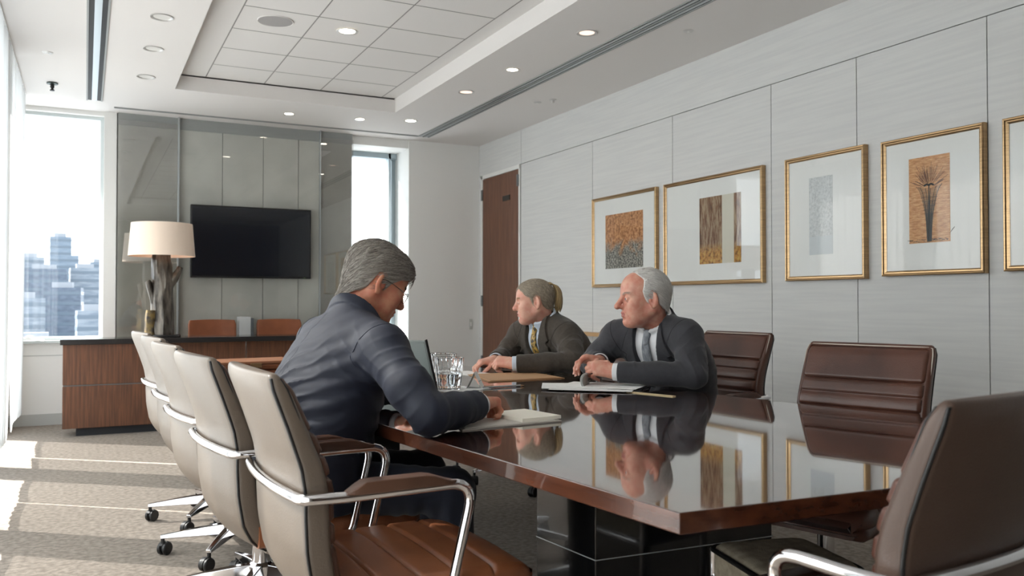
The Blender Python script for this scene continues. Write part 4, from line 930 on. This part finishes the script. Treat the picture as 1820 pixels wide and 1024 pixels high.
def cut(f, P, n, rad, k=.002):
    "slice away what lies beyond plane (P, n) within rad of P"
    n = nrm(n); P = np.asarray(P, float)
    def fn(X, Y, Z):
        x, y, z = X-P[0], Y-P[1], Z-P[2]; return np.maximum(-(x*n[0]+y*n[1]+z*n[2]), np.sqrt(x*x+y*y+z*z)-rad)
    f.op(fn, P-rad, P+rad, k, 's', pad=.0)
def grid_around(pts, pad, st):
    lo = np.min(pts, 0)-pad; hi = np.max(pts, 0)+pad; return [np.arange(a, b, st) for a, b in zip(lo, hi)]
# ------------------------------------------------------------------ the three men
ROUGH = 1.0
CR, CF = V3(.892, -.452, 0), V3(.452, .892, 0)        # handy horizontal directions: across and along the room diagonal
NAIL = mat('nail', (214, 160, 140), .3)
def person(label, J, head, sc, hands, cols, vpoly, tie, hair, tilt_collar=.012, face=dict(), girth=1., extras=None, brow=(90, 84, 78), st=.0027, cuts=None):
    Pv = V3(*J['pelvis']); Nb = V3(*J['neck']); SL, SR, EL, ER, WL, WR = [V3(*J[q]) for q in ('shL', 'shR', 'elL', 'elR', 'wrL', 'wrR')]
    root = empty('person', (Pv[0], Pv[1], 0), 0, label, 'person'); made = []
    yv = nrm(SL-SR); tv = nrm(Nb-Pv); T = Frame(Nb, np.cross(yv, tv), tv); q = T.x
    Wa = V3(*J['waist']) if 'waist' in J else (Pv*.5+Nb*.5)-q*.03
    Ch = Nb-tv*.13+q*.012
    KL, KR, AL, AR = [V3(*J[k]) for k in ('knL', 'knR', 'anL', 'anR')]; HL, HR = Pv+yv*.095, Pv-yv*.095
    pts = [Pv, Nb, SL, SR, EL, ER, WL, WR, head.o, KL, KR]
    # body: head, neck, trunk, arms, hands and legs in one surface
    lo, hi = np.min(pts, 0)-.16, np.max(pts, 0)+.16
    f = Field(np.arange(lo[0], hi[0], st), np.arange(lo[1], hi[1], st), axis_coords(-.02, head.o[2]+.16, st, (.70, head.o[2]+.16), .012))
    f.ecap(Pv, Wa, .13, .12, .09, .08, yv, .05).ecap(Wa, Ch, .12, .14, .08, .085, yv, .05); f.cap(SL*.85+Nb*.15-tv*.03, SR*.85+Nb*.15-tv*.03, .045, .045, .05); f.cap(Ch, Nb, .048, .040, .04)
    for S_, E_, W_, Hh, K_, A_ in ((SL, EL, WL, HL, KL, AL), (SR, ER, WR, HR, KR, AR)):
        f.cap(S_, E_, .042, .036, .03).cap(E_, W_, .036, .026, .02); f.cap(Hh, K_, .06, .045, .03).cap(K_, A_, .042, .032, .02)
    head_sdf(f, head, Nb-q*.005, sc, **face)
    tips = []
    for W_, (d, n, right, curls, th, spr) in ((WL, hands[0]), (WR, hands[1])): tips += hand_sdf(f, W_, d, n, right, curls, th, spr, .98)
    V, F = f.mesh(1); C = V[F].mean(1); L_ = np.stack([(C-head.o) @ e for e in (head.x, head.y, head.z)], 1)/sc
    mi = np.zeros(len(F), int); lipm = (L_[:, 0] > .086) & (np.abs(L_[:, 1]) < .022*(1-((L_[:, 2]+.063)/.022)**2)) & (np.abs(L_[:, 2]+.0625) < .0105); mi[lipm] = 1
    fl = (np.linalg.norm((L_-[.108, 0, -.028])/[.02, .017, .02], axis=1) < 1) | (np.linalg.norm((np.abs(L_)*[1, 1, 0]+L_*[0, 0, 1]-[-.014, .085, -.006])/[.03, .014, .04], axis=1) < 1); mi[fl & (mi == 0)] = 2
    body = mesh_obj('body', V, F, skin_mats(cols['nm'], cols['skin'], cols['flush'], cols['lip']), root, mi=mi, sharp=180); made.append(body)
    eye_objs(root, head, sc, cols.get('gaze', (1, 0, -.05))); brows(root, head, sc, mat(cols['nm']+'_brow', brow, .6), f, 4)
    nails(root, tips, NAIL)
    # jacket
    js = .0038*ROUGH; g = Field(*[np.arange(a, b, js) for a, b in zip(np.minimum.reduce([Pv-.24, SL-.14, SR-.14, EL-.12, ER-.12, WL-.1, WR-.1, Nb-.12]), np.maximum.reduce([Pv+.24, SL+.14, SR+.14, EL+.12, ER+.12, WL+.1, WR+.1, Nb+.12]))])
    def torso(g, o):
        g.ecap(Pv-tv*.06, Wa, .205*girth+o, .178*girth+o, .150*girth+o, .130*girth+o, yv, .05).ecap(Wa, Ch, .178*girth+o, .186+o, .130*girth+o, .118+o, yv, .06)
        g.cap(SL*.82+Nb*.18-tv*.02, SR*.82+Nb*.18-tv*.02, .070+o, .070+o, .06)
        for S_ in (SL, SR): g.cap(Nb+tv*.005-q*.012, S_+tv*.02, .050+o, .058+o, .05)
    torso(g, 0.)
    g.ell(Nb-tv*.17-q*.035, (.115, .185, .17), T.ax(), .07)
    for S_, E_, W_ in ((SL, EL, WL), (SR, ER, WR)):
        a = Field(*g.c); dW = nrm(W_-E_); a.cap(S_, S_*.4+E_*.6, .070, .060, .02).cap(S_*.4+E_*.6, E_, .060, .052, .03).cap(E_, W_*.45+E_*.55, .053, .050, .02).cap(W_*.45+E_*.55, W_+dW*.05, .050, .043, .02)
        cut(a, W_-dW*.012, dW, .14)
        k = .035; A = g.D; hh = np.maximum(k-np.abs(A-a.D), 0)/k; g.D = np.minimum(A, a.D)-hh*hh*k*.25
    for S_, E_, W_, sd in ((SL, EL, WL, 1), (SR, ER, WR, 5)):
        for P_, wl, am, rd, dv in ((E_, .043, .0024, .075, W_-S_+.5*yv*np.linalg.norm(W_-S_)), (S_*.5+E_*.5, .07, .0014, .08, (E_-S_)+.6*q*np.linalg.norm(E_-S_)), (W_*.6+E_*.4, .06, .0022, .05, W_-E_+.4*tv*np.linalg.norm(W_-E_)), (S_*.85+Wa*.15, .05, .0030, .08, yv+tv*.6)):
            fn, a, b = wrinkle(P_, dv, wl, am, rd, sd); g.op(fn, a, b, .0, '+', pad=0); sd += 1
        for P_, wl, am, rd, dv in ((E_-tv*.01, .038, .0066, .085, W_-S_), (S_*.7+E_*.3, .045, .0042, .085, (E_-S_)+.8*nrm(S_-Nb)*np.linalg.norm(E_-S_)), (W_*.75+E_*.25, .04, .0045, .06, W_-E_), (S_*.75+Wa*.25+tv*.0, .04, .0070, .085, tv+.8*nrm(S_-Nb))):
            fn, a, b = folds(P_, dv, wl, am, rd, sd); g.op(fn, a, b, .0, '+', pad=0); sd += 1
    for P_, am, wl, dv, rd in ((Wa-q*.13-yv*.08, .008, .05, tv+yv*.7, .15), (Pv*.6+Wa*.4-q*.13, .009, .045, tv+yv*.35, .15), (Wa+q*.12-yv*.05, .007, .05, tv-yv*.6, .13), (Wa+q*.12+yv*.08, .007, .05, tv+yv*.6, .13)):
        fn, a, b = folds(P_, dv, wl, am, rd, 2); g.op(fn, a, b, 0, '+', pad=0)
    for P_, am, wl, dv in ((Wa-q*.12-yv*.06, .0055, .055, tv+yv*.5), (Wa+q*.1, .0045, .05, tv-yv*.4), (Pv*.6+Wa*.4-q*.1, .0065, .05, tv+yv*.25), (Nb-tv*.1-q*.1, .0012, .06, tv+yv*.9)):
        fn, a, b = wrinkle(P_, dv, wl, am, .16, 3); g.op(fn, a, b, 0, '+', pad=0)
    D0 = g.D.copy(); X = g.c[0][:, None, None]; Y = g.c[1][None, :, None]; Z = g.c[2][None, None, :]; u, v, w = T.loc(X, Y, Z)
    # collar standing round the neck
    hn = nrm(head.p(-.03*sc, 0, -.06*sc)-Nb); nk = Frame(Nb+q*.003, q-hn*(q @ hn), hn); a_, b_, c_ = nk.loc(X, Y, Z); rad = np.sqrt(a_**2+b_**2); tp = .036-tilt_collar-(.42 if vpoly is None else .36)*(a_+.02)
    ring = np.maximum(np.maximum(np.abs(rad-(.0825-.10*np.clip(c_, -.05, .06)))-.0052, c_-tp), -c_-.045)
    leaf = np.maximum(np.maximum(np.abs(rad-(.0895-.06*np.clip(c_, -.05, .06)))-.004, c_-tp+.002), tp-.044-c_); ring = np.minimum(ring, leaf).astype(np.float32)
    if vpoly is not None:
        pl = np.maximum(np.maximum(poly_sd(vpoly, v, w), -u-.02), u-.2); ring = np.maximum(ring, -(np.maximum(poly_sd([(q_[0]*1.0, q_[1]) for q_ in vpoly], v, w), -u))).astype(np.float32)
        lap = [(.000, vpoly[0][1]-.02), (vpoly[1][0]*.97, vpoly[1][1]), (vpoly[2][0]*.98, vpoly[2][1]), (vpoly[2][0]+.022, vpoly[2][1]-.02), (.128, -.075), (.104, -.088), (.118, -.112), (.088, -.21), (.03, vpoly[0][1]-.0)]
        lp_ = np.minimum(poly_sd(lap, v, w), poly_sd([(-x, z) for x, z in lap][::-1], v, w)); th = .0105
        g.D = np.minimum(g.D, np.maximum(np.maximum(np.maximum(D0-th, lp_), -u+.0), u-.2)).astype(np.float32)
        g.D = np.maximum(g.D, -pl).astype(np.float32)
        line = np.maximum(np.maximum(np.maximum(np.abs(v-.006)-.003, w-vpoly[0][1]), -u), u-.2); g.D = np.maximum(g.D, -np.maximum(line, -(D0+.006))).astype(np.float32)
    k = .008; hh = np.maximum(k-np.abs(g.D-ring), 0)/k; g.D = (np.minimum(g.D, ring)-hh*hh*k*.25).astype(np.float32)
    # hollow for the neck and keep the tail of the jacket clear below
    neckc = np.maximum(rad-.066, -c_-.02).astype(np.float32); g.D = np.maximum(g.D, -neckc)
    bot = (J.get('hem', .47)-Z+0*X+0*Y).astype(np.float32); g.D = np.maximum(g.D, bot)
    V, F = g.mesh(2); jk = mesh_obj('jacket', V, F, cols['jacket'], root, sharp=180)
    gs = Field(*g.c); gs.D = D0
    if 'seams' in J:
        for path, rr in J['seams']:
            P = gs.project(np.array(cat_rom([T.p(*p) for p in path], 16)), -.0002); MB().tube(list(P), rr, 5).build('seam', cols['seam'], jk, sharp=180)
    if vpoly is not None:
        for sg in (1, -1):
            L2 = [(x*sg, z) for x, z in lap[3:]]; P = []
            for (x0, z0), (x1, z1) in zip(L2[:-1], L2[1:]): P += [T.p(.24, x0+(x1-x0)*t, z0+(z1-z0)*t) for t in np.linspace(0, 1, 8)[:-1]]
            P = gs.march(np.array(P), -T.x, .35, th-.001); P = P[P @ T.x-T.o @ T.x < .2]
            MB().tube(list(P), .0013, 5).build('seam', cols['seam'], jk, sharp=180)
    # sleeve-head seams
    for S_, E_ in ((SL, EL), (SR, ER)):
        ad = nrm(E_-S_); o_ = S_+ad*.012+nrm(Nb-S_)*.035; e1 = nrm(np.cross(ad, q)); ax_ = nrm(nrm(S_-Nb)+ad*.35); e1 = nrm(np.cross(ax_, (0, 0, 1))); e2 = np.cross(ax_, e1)
        P = [o_+(e1*math.cos(t)+e2*math.sin(t))*.085 for t in np.linspace(0, 2*PI, 40)[:-1]]; P = gs.project(np.array(P), .0004)
        keep = P[:, 2] > S_[2]-.06; 
        order = np.roll(np.arange(len(P)), -int(np.argmin(P[:, 2]))); run = [P[i] for i in order if keep[i]]
        if len(run) > 5: MB().tube(run, .0012, 5).build('seam', cols['seam'], jk, sharp=180)
    # shirt: body in the opening, collar and cuffs
    ss = .0034; s_ = Field(*[np.arange(a, b, ss) for a, b in zip(Nb-V3(.2, .2, .36), Nb+V3(.2, .2, .12))])
    torso(s_, -.011); X2 = s_.c[0][:, None, None]; Y2 = s_.c[1][None, :, None]; Z2 = s_.c[2][None, None, :]; u2, v2, w2 = T.loc(X2, Y2, Z2); Dsh = s_.D.copy()
    a2, b2, c2 = nk.loc(X2, Y2, Z2); rad2 = np.sqrt(a2**2+b2**2)
    s_.D = np.maximum(s_.D, -np.maximum(rad2-.060, -c2-.03)).astype(np.float32)
    rin = .0735-.03*np.clip(c2, -.05, .07); tp2 = (.058 if vpoly is not None else .026)+.10*np.clip(a2, -.1, 0)-.22*np.clip(a2, 0, .1); ring2 = np.maximum(np.maximum(np.abs(rad2-rin)-.0040, c2-tp2), -c2-.04)
    if vpoly is not None:                                  # collar points
        fold = np.maximum(np.maximum(np.abs(rad2-rin-.006)-.003, c2-tp2), tp2-.046-.028*np.clip(a2/.06, 0, 1)-c2); gap = np.maximum(np.abs(b2)-.004-.5*np.clip(tp2-c2, 0, .1), -a2); ring2 = np.maximum(np.minimum(ring2, np.maximum(fold, -gap)), -np.maximum(np.abs(b2)-.35*np.clip(c2-.004, 0, .1)-.0005, -a2))
    kk = .004; hh = np.maximum(kk-np.abs(s_.D-ring2), 0)/kk; s_.D = (np.minimum(s_.D, ring2)-hh*hh*kk*.25).astype(np.float32)
    s_.D = np.maximum(s_.D, (-u2-.075)).astype(np.float32)
    V, F = s_.mesh(1); shirt = mesh_obj('shirt', V, F, cols['shirt'], root, sharp=180)
    for E_, W_ in ((EL, WL), (ER, WR)):
        dW = nrm(W_-E_); c_f = Field(*grid_around([W_], .09, .003)); c_f.cap(W_-dW*.06, W_+dW*.05, .0395, .0355, .0); cut(c_f, W_+dW*.010, dW, .12); cut(c_f, W_-dW*.055, -dW, .12); c_f.cap(W_-dW*.02, W_+dW*.09, .0318, .0318, .0, 's')
        V, F = c_f.mesh(1); mesh_obj('shirt_cuff', V, F, cols['shirt'], root, sharp=180)
    if tie:
        sf = Field(*s_.c); sf.D = Dsh; zz = np.linspace(tie.get('top', .006), tie.get('bot', -.33), 26); wd = np.interp(zz, [tie.get('bot', -.33), -.06, -.03, .01], [.034, .0205, .016, .0165]); G = []
        for z, hw in zip(zz, wd):
            row = [T.p(.25, y, z) for y in np.linspace(-hw, hw, 7)]; Pm = sf.march(np.array(row), -T.x, .35, .004); Pm = Pm+T.x*(np.array([0, .0025, .004, .0045, .004, .0025, 0]))[:, None]; G.append(Pm)
        for i in range(1, len(G)): G[i] = G[i]
        m = MB(); m.grid(G); t_ = m.build('necktie', tie['mat'], root, sharp=180); md = t_.modifiers.new('s', 'SOLIDIFY'); md.thickness = .004; md.offset = 1
        kf = Field(*grid_around([T.p(.1, 0, 0)], .09, .003)); k0 = sf.march(np.array([T.p(.25, 0, .004)]), -T.x, .35, .004)[0]+T.x*.004; k1 = sf.march(np.array([T.p(.25, 0, -.035)]), -T.x, .35, .004)[0]+T.x*.003
        kf.ecap(k0, k1, .021, .0135, .013, .009, T.y, .0); V, F = kf.mesh(1); mesh_obj('tie_knot', V, F, tie['mat'], t_, sharp=180)
    # trousers and shoes
    tr = Field(*grid_around([Pv, KL, KR, AL, AR], .16, .0085)); tr.ecap(Pv+tv*.06, Pv-tv*.03, .165, .175, .12, .125, yv, .05)
    for Hh, K_, A_ in ((HL, KL, AL), (HR, KR, AR)):
        tr.cap(Hh, K_, .088, .066, .04).cap(K_, A_, .066, .050, .03)
        fn, a, b = wrinkle(K_*.8+Hh*.2, K_-Hh, .05, .005, .13, 2); tr.op(fn, a, b, 0, '+', pad=0); cut(tr, A_-V3(0, 0, .0), A_-K_, .2)
    tr.D = np.maximum(tr.D, (V3(0, 0, 0)[0]+.415-tr.c[2][None, None, :]-np.clip((np.abs((tr.c[0][:, None, None]-Pv[0])*q[0]+(tr.c[1][None, :, None]-Pv[1])*q[1])-.0), 0, .3)*2.)*1.).astype(np.float32) if False else tr.D
    V, F = tr.mesh(1); mesh_obj('trousers', V, F, cols['trousers'], root, sharp=180)
    for A_ in (AL, AR):
        s2 = Field(*grid_around([A_], .26, .007)); o_ = V3(A_[0], A_[1], 0); s2.ecap(o_-q*.07*V3(1, 1, 0)+V3(0, 0, .042), o_+q*V3(1, 1, 0)*.16+V3(0, 0, .034), .040, .045, .040, .030, yv, .0); s2.cap(A_+V3(0, 0, .03), o_-q*.03*V3(1, 1, 0)+V3(0, 0, .05), .046, .048, .03); s2.D = np.maximum(s2.D, (.004-s2.c[2][None, None, :])).astype(np.float32)
        s2.D = np.maximum(s2.D, (s2.c[2][None, None, :]-A_[2]-.03)).astype(np.float32); V, F = s2.mesh(2); mesh_obj('shoe', V, F, mat('black_shoe_leather', (18, 17, 17), .25), root, sharp=180)
    hair_obj(root, f, head, sc, *hair)
    if extras: extras(root, T, head, f, gs, sc, jk)
    for o in root.children: o.matrix_parent_inverse = Matrix.Translation((-Pv[0], -Pv[1], 0))
    return root

def hmat(n, a, b): return mat(n, a, .42, col2=b, island=1)
NAVY = mat('navy_wool', (19, 25, 43), .7, var=.12, vscale=50, bump=.14, bscale=900, sheen=.02); CHAR = mat('charcoal_wool', (56, 56, 61), .85, var=.14, vscale=60, bump=.16, bscale=900, sheen=.2); BRW = mat('brown_tweed', (70, 62, 54), .9, var=.2, vscale=80, bump=.2, bscale=800, sheen=.2)
NAVYT = mat('navy_trousers', (26, 31, 46), .85, bump=.12, bscale=900, sheen=.2); CHART = mat('charcoal_trousers', (44, 44, 48), .88); BRWT = mat('brown_trousers', (52, 46, 42), .88)
SHIRTW = mat('white_shirt', (234, 234, 236), .75, bump=.08, bscale=700); SHIRTB = mat('pale_blue_shirt', (204, 214, 226), .75, bump=.08, bscale=700)
comb_back = lambda P: np.stack([-.9-.0*P[:, 0], .25*np.sign(P[:, 1]+1e-6)*np.clip(P[:, 2]*6, 0, 1), -.42-.9*np.clip(-P[:, 0]*6, 0, 1)], 1)
comb_down = lambda P: np.stack([-.75*np.ones(len(P)), 0*P[:, 1], -.75-.8*np.clip(-P[:, 0]*6, 0, 1)], 1)
EARGAP = [(.012, -.022), (.003, -.022), (.004, .018), (-.010, .032), (-.030, .024), (-.038, -.010), (-.043, -.045), (-.052, -.068), (-.08, -.088), (-.135, -.085), (-.15, .14)]

EARN = [(.012, -.022), (.003, -.022), (.004, .018), (-.010, .032), (-.030, .024), (-.038, -.010), (-.043, -.036), (-.056, -.056), (-.085, -.066), (-.14, -.058), (-.15, .14)]
EARB = [(.010, -.018), (.003, -.018), (.004, .018), (-.010, .032), (-.030, .024), (-.038, -.004), (-.044, -.032), (-.060, -.046), (-.09, -.052), (-.15, -.045), (-.15, .14)]
# 1: man in navy, seen from behind
hx = nrm(V3(1, .06, 0)*math.cos(math.radians(27))-V3(0, 0, math.sin(math.radians(27)))); h1 = Frame((.847, 2.653, 1.161), hx, nrm(V3(0, 0, 1)+hx*.5))
def ex1(root, T, h, f, gs, sc, jk):
    GM = mat('spectacle_metal', (150, 146, 140), .2, 1); r = MB(); ln = MB()
    for s in (1, -1):
        c = h.p(.104, s*.032, -.002); P = [c+h.y*.024*math.cos(a)+h.z*.017*math.sin(a)-h.x*.006*abs(math.cos(a)) for a in np.linspace(0, 2*PI, 28)[:-1]]
        r.tube(P, .0012, 6, closed=True); r.tube(cat_rom([h.p(.098, s*.056, .003), h.p(.06, s*.080, .006), h.p(-.005, s*.085, .010), h.p(-.03, s*.082, -.012)], 6), .0013, 6)
        ln.grid([[c+(h.y*.0235*math.cos(a)+h.z*.0165*math.sin(a))*k-h.x*.005*abs(math.cos(a))*k for k in (0.02, .5, 1)] for a in np.linspace(0, 2*PI, 25)])
    r.tube(cat_rom([h.p(.104, .009, .004), h.p(.109, 0, .008), h.p(.104, -.009, .004)], 4), .0012, 6); g = r.build('eyeglasses', GM, root, sharp=180); ln.build('lens', mat_pane('spectacle_lens', (.96, .97, .97), .1), g, sharp=180)
person('person in a navy suit with grey hair and glasses, back turned, writing at the table',
    dict(pelvis=(.60, 2.53, .565), waist=(.640, 2.535, .78), neck=(.752, 2.585, 1.035), shL=(.690, 2.755, .970), shR=(.775, 2.350, .955), elL=(.83, 2.93, .80), elR=(.825, 2.115, .797), wrL=(.955, 2.735, .795), wrR=(1.040, 2.272, .797),
         knL=(1.02, 2.66, .535), knR=(.985, 2.34, .535), anL=(1.06, 2.68, .09), anR=(1.00, 2.33, .09), hem=.505,
         seams=[([(-.09, 0, .0), (-.13, 0, -.1), (-.14, 0, -.2), (-.14, 0, -.3), (-.15, 0, -.40), (-.16, 0, -.46)], .0008)]),
    h1, 1.0, [((.55, -.8, -.08), (0, 0, -1), False, [(25, 35, 20)]*4, .3, .12), ((.80, .60, -.02), (.15, -.1, -1), True, [(52, 62, 40), (58, 66, 40), (62, 70, 45), (66, 72, 45)], 1., .06)],
    dict(nm='man1', skin=(206, 146, 116), flush=(196, 120, 96), lip=(170, 96, 84), jacket=NAVY, seam=mat('navy_seam', (17, 22, 42), .8), shirt=SHIRTW, trousers=NAVYT, gaze=(1, .0, -.2)), None, None,
    ([(.100, .062), (.086, .056), (.062, .052), (.044, .030), (.026, .010)]+EARN+[(.08, .16), (.12, .11)], lambda u, v, w: .0055+.012*np.clip((w-.015)/.07, 0, 1)+.004*np.clip(-u/.08, 0, 1), comb_back, hmat('man1_hair', (96, 88, 82), (190, 182, 172)), 7000, .052, .00075, 11, .55), tilt_collar=.004, girth=1.10, extras=ex1, brow=(120, 112, 104))

# 2: man in brown with a ponytail
hx = nrm(-CR*1.0+CF*.03+V3(0, 0, -.10)); h2 = Frame((2.167, 4.003, 1.106), hx, nrm(V3(0, 0, 1)+hx*.1))
def ex2(root, T, h, f, gs, sc, jk):
    BL = hmat('ponytail_blond', (188, 160, 112), (120, 96, 62)); rg = random.Random(2); m = MB(); o = V3(-.088, 0, .078)
    for k in range(170):
        a = rg.uniform(0, 2*PI); q = math.sqrt(rg.random()); e = V3(.004*q*math.cos(a), .012*q*math.sin(a), .010*q*math.cos(a)*.5)
        w = V3(.019*q*math.cos(a), .024*q*math.sin(a), 0); L = rg.uniform(.7, 1.1)
        P = [h.p(*(o+V3(.012, 0, -.002)+e)), h.p(*(o+V3(-.012, 0, .010)+e*1.5)), h.p(*(o+V3(-.036, 0, -.012)+w*.7)), h.p(*(o+V3(-.045, 0, -.06*L)+w)), h.p(*(o+V3(-.040, 0, -.105*L)+w)), h.p(*(o+V3(-.032, 0, -.138*L)+w*.8))]
        P = cat_rom(P, 4); m.tube(P, [.0022]*(len(P)-4)+[.002, .0016, .001, .0004], 4)
    m.build('ponytail', BL, root, sharp=180)
    MB().tube([h.p(*(o+V3(.004*math.sin(a), .0165*math.cos(a), .0165*math.sin(a)))) for a in np.linspace(0, 2*PI, 18)[:-1]], .004, 6, closed=True).build('hair_tie', mat('tie_tan', (190, 160, 120), .7), root, sharp=180)
    P = gs.project(np.array([T.p(.16, .085, -.20)]), .004)[0]; n = gs.grad(P)[0]; M = Matrix.Translation(P) @ Vector(n).to_track_quat('Z', 'Y').to_matrix().to_4x4()
    b = MB(); b.lathe([(.0001, .004), (.012, .0035), (.016, .001), (.0165, -.002)], 24, M=M @ Matrix.Diagonal((1, 1.6, 1, 1)), cap=False); b.build('lapel_badge', mat('badge_silver', (190, 192, 196), .25, .9, var=.5, vscale=150), jk)
TIE2 = mat('gold_pattern_tie', (36, 32, 26), .5, col2=(188, 150, 70), vscale=70, detail=1)
person('person in a brown suit with a blond ponytail and patterned gold tie, hands clasped',
    dict(pelvis=(2.41, 3.98, .565), waist=(2.35, 3.99, .78), neck=(2.225, 4.005, 1.000), shL=(2.262, 3.810, .915), shR=(2.180, 4.185, .915), elL=(2.195, 3.640, .800), elR=(2.055, 4.150, .800), wrL=(1.935, 3.790, .792), wrR=(1.915, 3.965, .800),
         knL=(1.96, 3.86, .535), knR=(1.95, 4.08, .535), anL=(2.46, 3.90, .09), anR=(2.44, 4.08, .09), hem=.505),
    h2, .99, [(-CR*.92+CF*.30+V3(0, 0, .10), V3(0, 0, -.7)+CF*.6, False, [(48, 60, 40), (52, 64, 40), (56, 66, 40), (60, 66, 40)], .7, .05), (-CR*.75-CF*.35+V3(0, 0, -.1), V3(0, 0, -1), True, [(35, 50, 30)]*4, .6, .06)],
    dict(nm='man2', skin=(222, 172, 150), flush=(216, 152, 132), lip=(190, 122, 110), jacket=BRW, seam=mat('brown_seam', (44, 38, 34), .9), shirt=SHIRTB, trousers=BRWT, gaze=(1, 0, -.3)),
    [(.004, -.30), (.050, -.10), (.066, .05), (-.066, .05), (-.050, -.10)], dict(mat=TIE2, bot=-.29),
    ([(.098, .075), (.074, .070), (.060, .055), (.046, .034), (.026, .024), (.016, .0)]+EARB+[(.10, .16), (.12, .12)], lambda u, v, w: .0022+.0022*np.clip((.05-u)/.05, 0, 1), comb_down, hmat('man2_hair', (130, 119, 107), (206, 190, 166)), 5200, .016, .0007, 12, .16), extras=ex2, brow=(186, 158, 132))

# 3: white-haired man in charcoal
hx = nrm(-CR*.985-CF*.17+V3(0, 0, -.06)); h3 = Frame((2.191, 3.038, 1.120), hx, nrm(V3(0, 0, 1)+hx*.06))
def ex3(root, T, h, f, gs, sc, jk):
    pass
TIE3 = mat('silver_tie', (150, 154, 160), .45, col2=(104, 108, 116), vscale=60, stretch=(1, 1, .4))
person('person in a charcoal suit with white receding hair and silver tie, hands folded',
    dict(pelvis=(2.49, 3.16, .565), waist=(2.43, 3.12, .78), neck=(2.272, 3.052, 1.005), shL=(2.300, 2.878, .948), shR=(2.185, 3.235, .938), elL=(2.245, 2.760, .800), elR=(2.130, 3.375, .810), wrL=(2.010, 2.992, .806), wrR=(2.045, 3.165, .838),
         knL=(2.02, 3.00, .535), knR=(2.02, 3.24, .535), anL=(2.34, 3.02, .09), anR=(2.32, 3.24, .09), hem=.505),
    h3, 1.05, [(-CR*.90+CF*.18+V3(0, 0, .16), V3(0, 0, -.55)+CF*.8, False, [(40, 48, 30), (44, 50, 30), (50, 55, 30), (62, 60, 30)], .5, .12), (-CR*.85-CF*.42+V3(0, 0, .16), -CF*.35+V3(0, 0, -.9), True, [(34, 26, 14), (38, 28, 16), (44, 32, 18), (50, 36, 20)], .4, .10)],
    dict(nm='man3', skin=(218, 164, 142), flush=(206, 136, 116), lip=(182, 112, 102), jacket=CHAR, seam=mat('charcoal_seam', (34, 34, 38), .9), shirt=SHIRTW, trousers=CHART, gaze=(1, .05, .02)),
    [(.004, -.34), (.056, -.10), (.066, .05), (-.066, .05), (-.056, -.10)], dict(mat=TIE3, bot=-.33),
    ([(.062, .118), (.036, .098), (.020, .075), (.026, .050), (.032, .030), (.022, .006)]+EARB+[(.05, .16)], lambda u, v, w: .0016+.0085*np.clip((-u+.028)/.06, 0, 1), comb_back, hmat('man3_hair', (248, 245, 240), (206, 200, 194)), 7000, .045, .0007, 13, .35), face=dict(nose=1.06, jowl=1.), extras=ex3, brow=(206, 196, 184))
r = empty('booklet', (0, 0, 0), 0, 'curled grey booklet standing under the folded hands of the white-haired man', 'booklet')
b0 = V3(1.905, 3.06, ZT+.008)
for i, (nm, o_, mm) in enumerate((('cover', 0, GREYF), ('page', .006, PAPER), ('page', .012, PAPER))):
    G = [[b0+CR*(.035*s-.012+.035*t*t-.03*t-o_*.8)+CF*(-.06+.12*s)+V3(0, 0, .001+(.060+o_*.4)*t*(1-.2*t)) for t in np.linspace(0, 1, 8)] for s in np.linspace(0, 1, 6)]
    q_ = MB().grid(G).build(nm, mm, r, sharp=180); q_.modifiers.new('s', 'SOLIDIFY').thickness = .0012
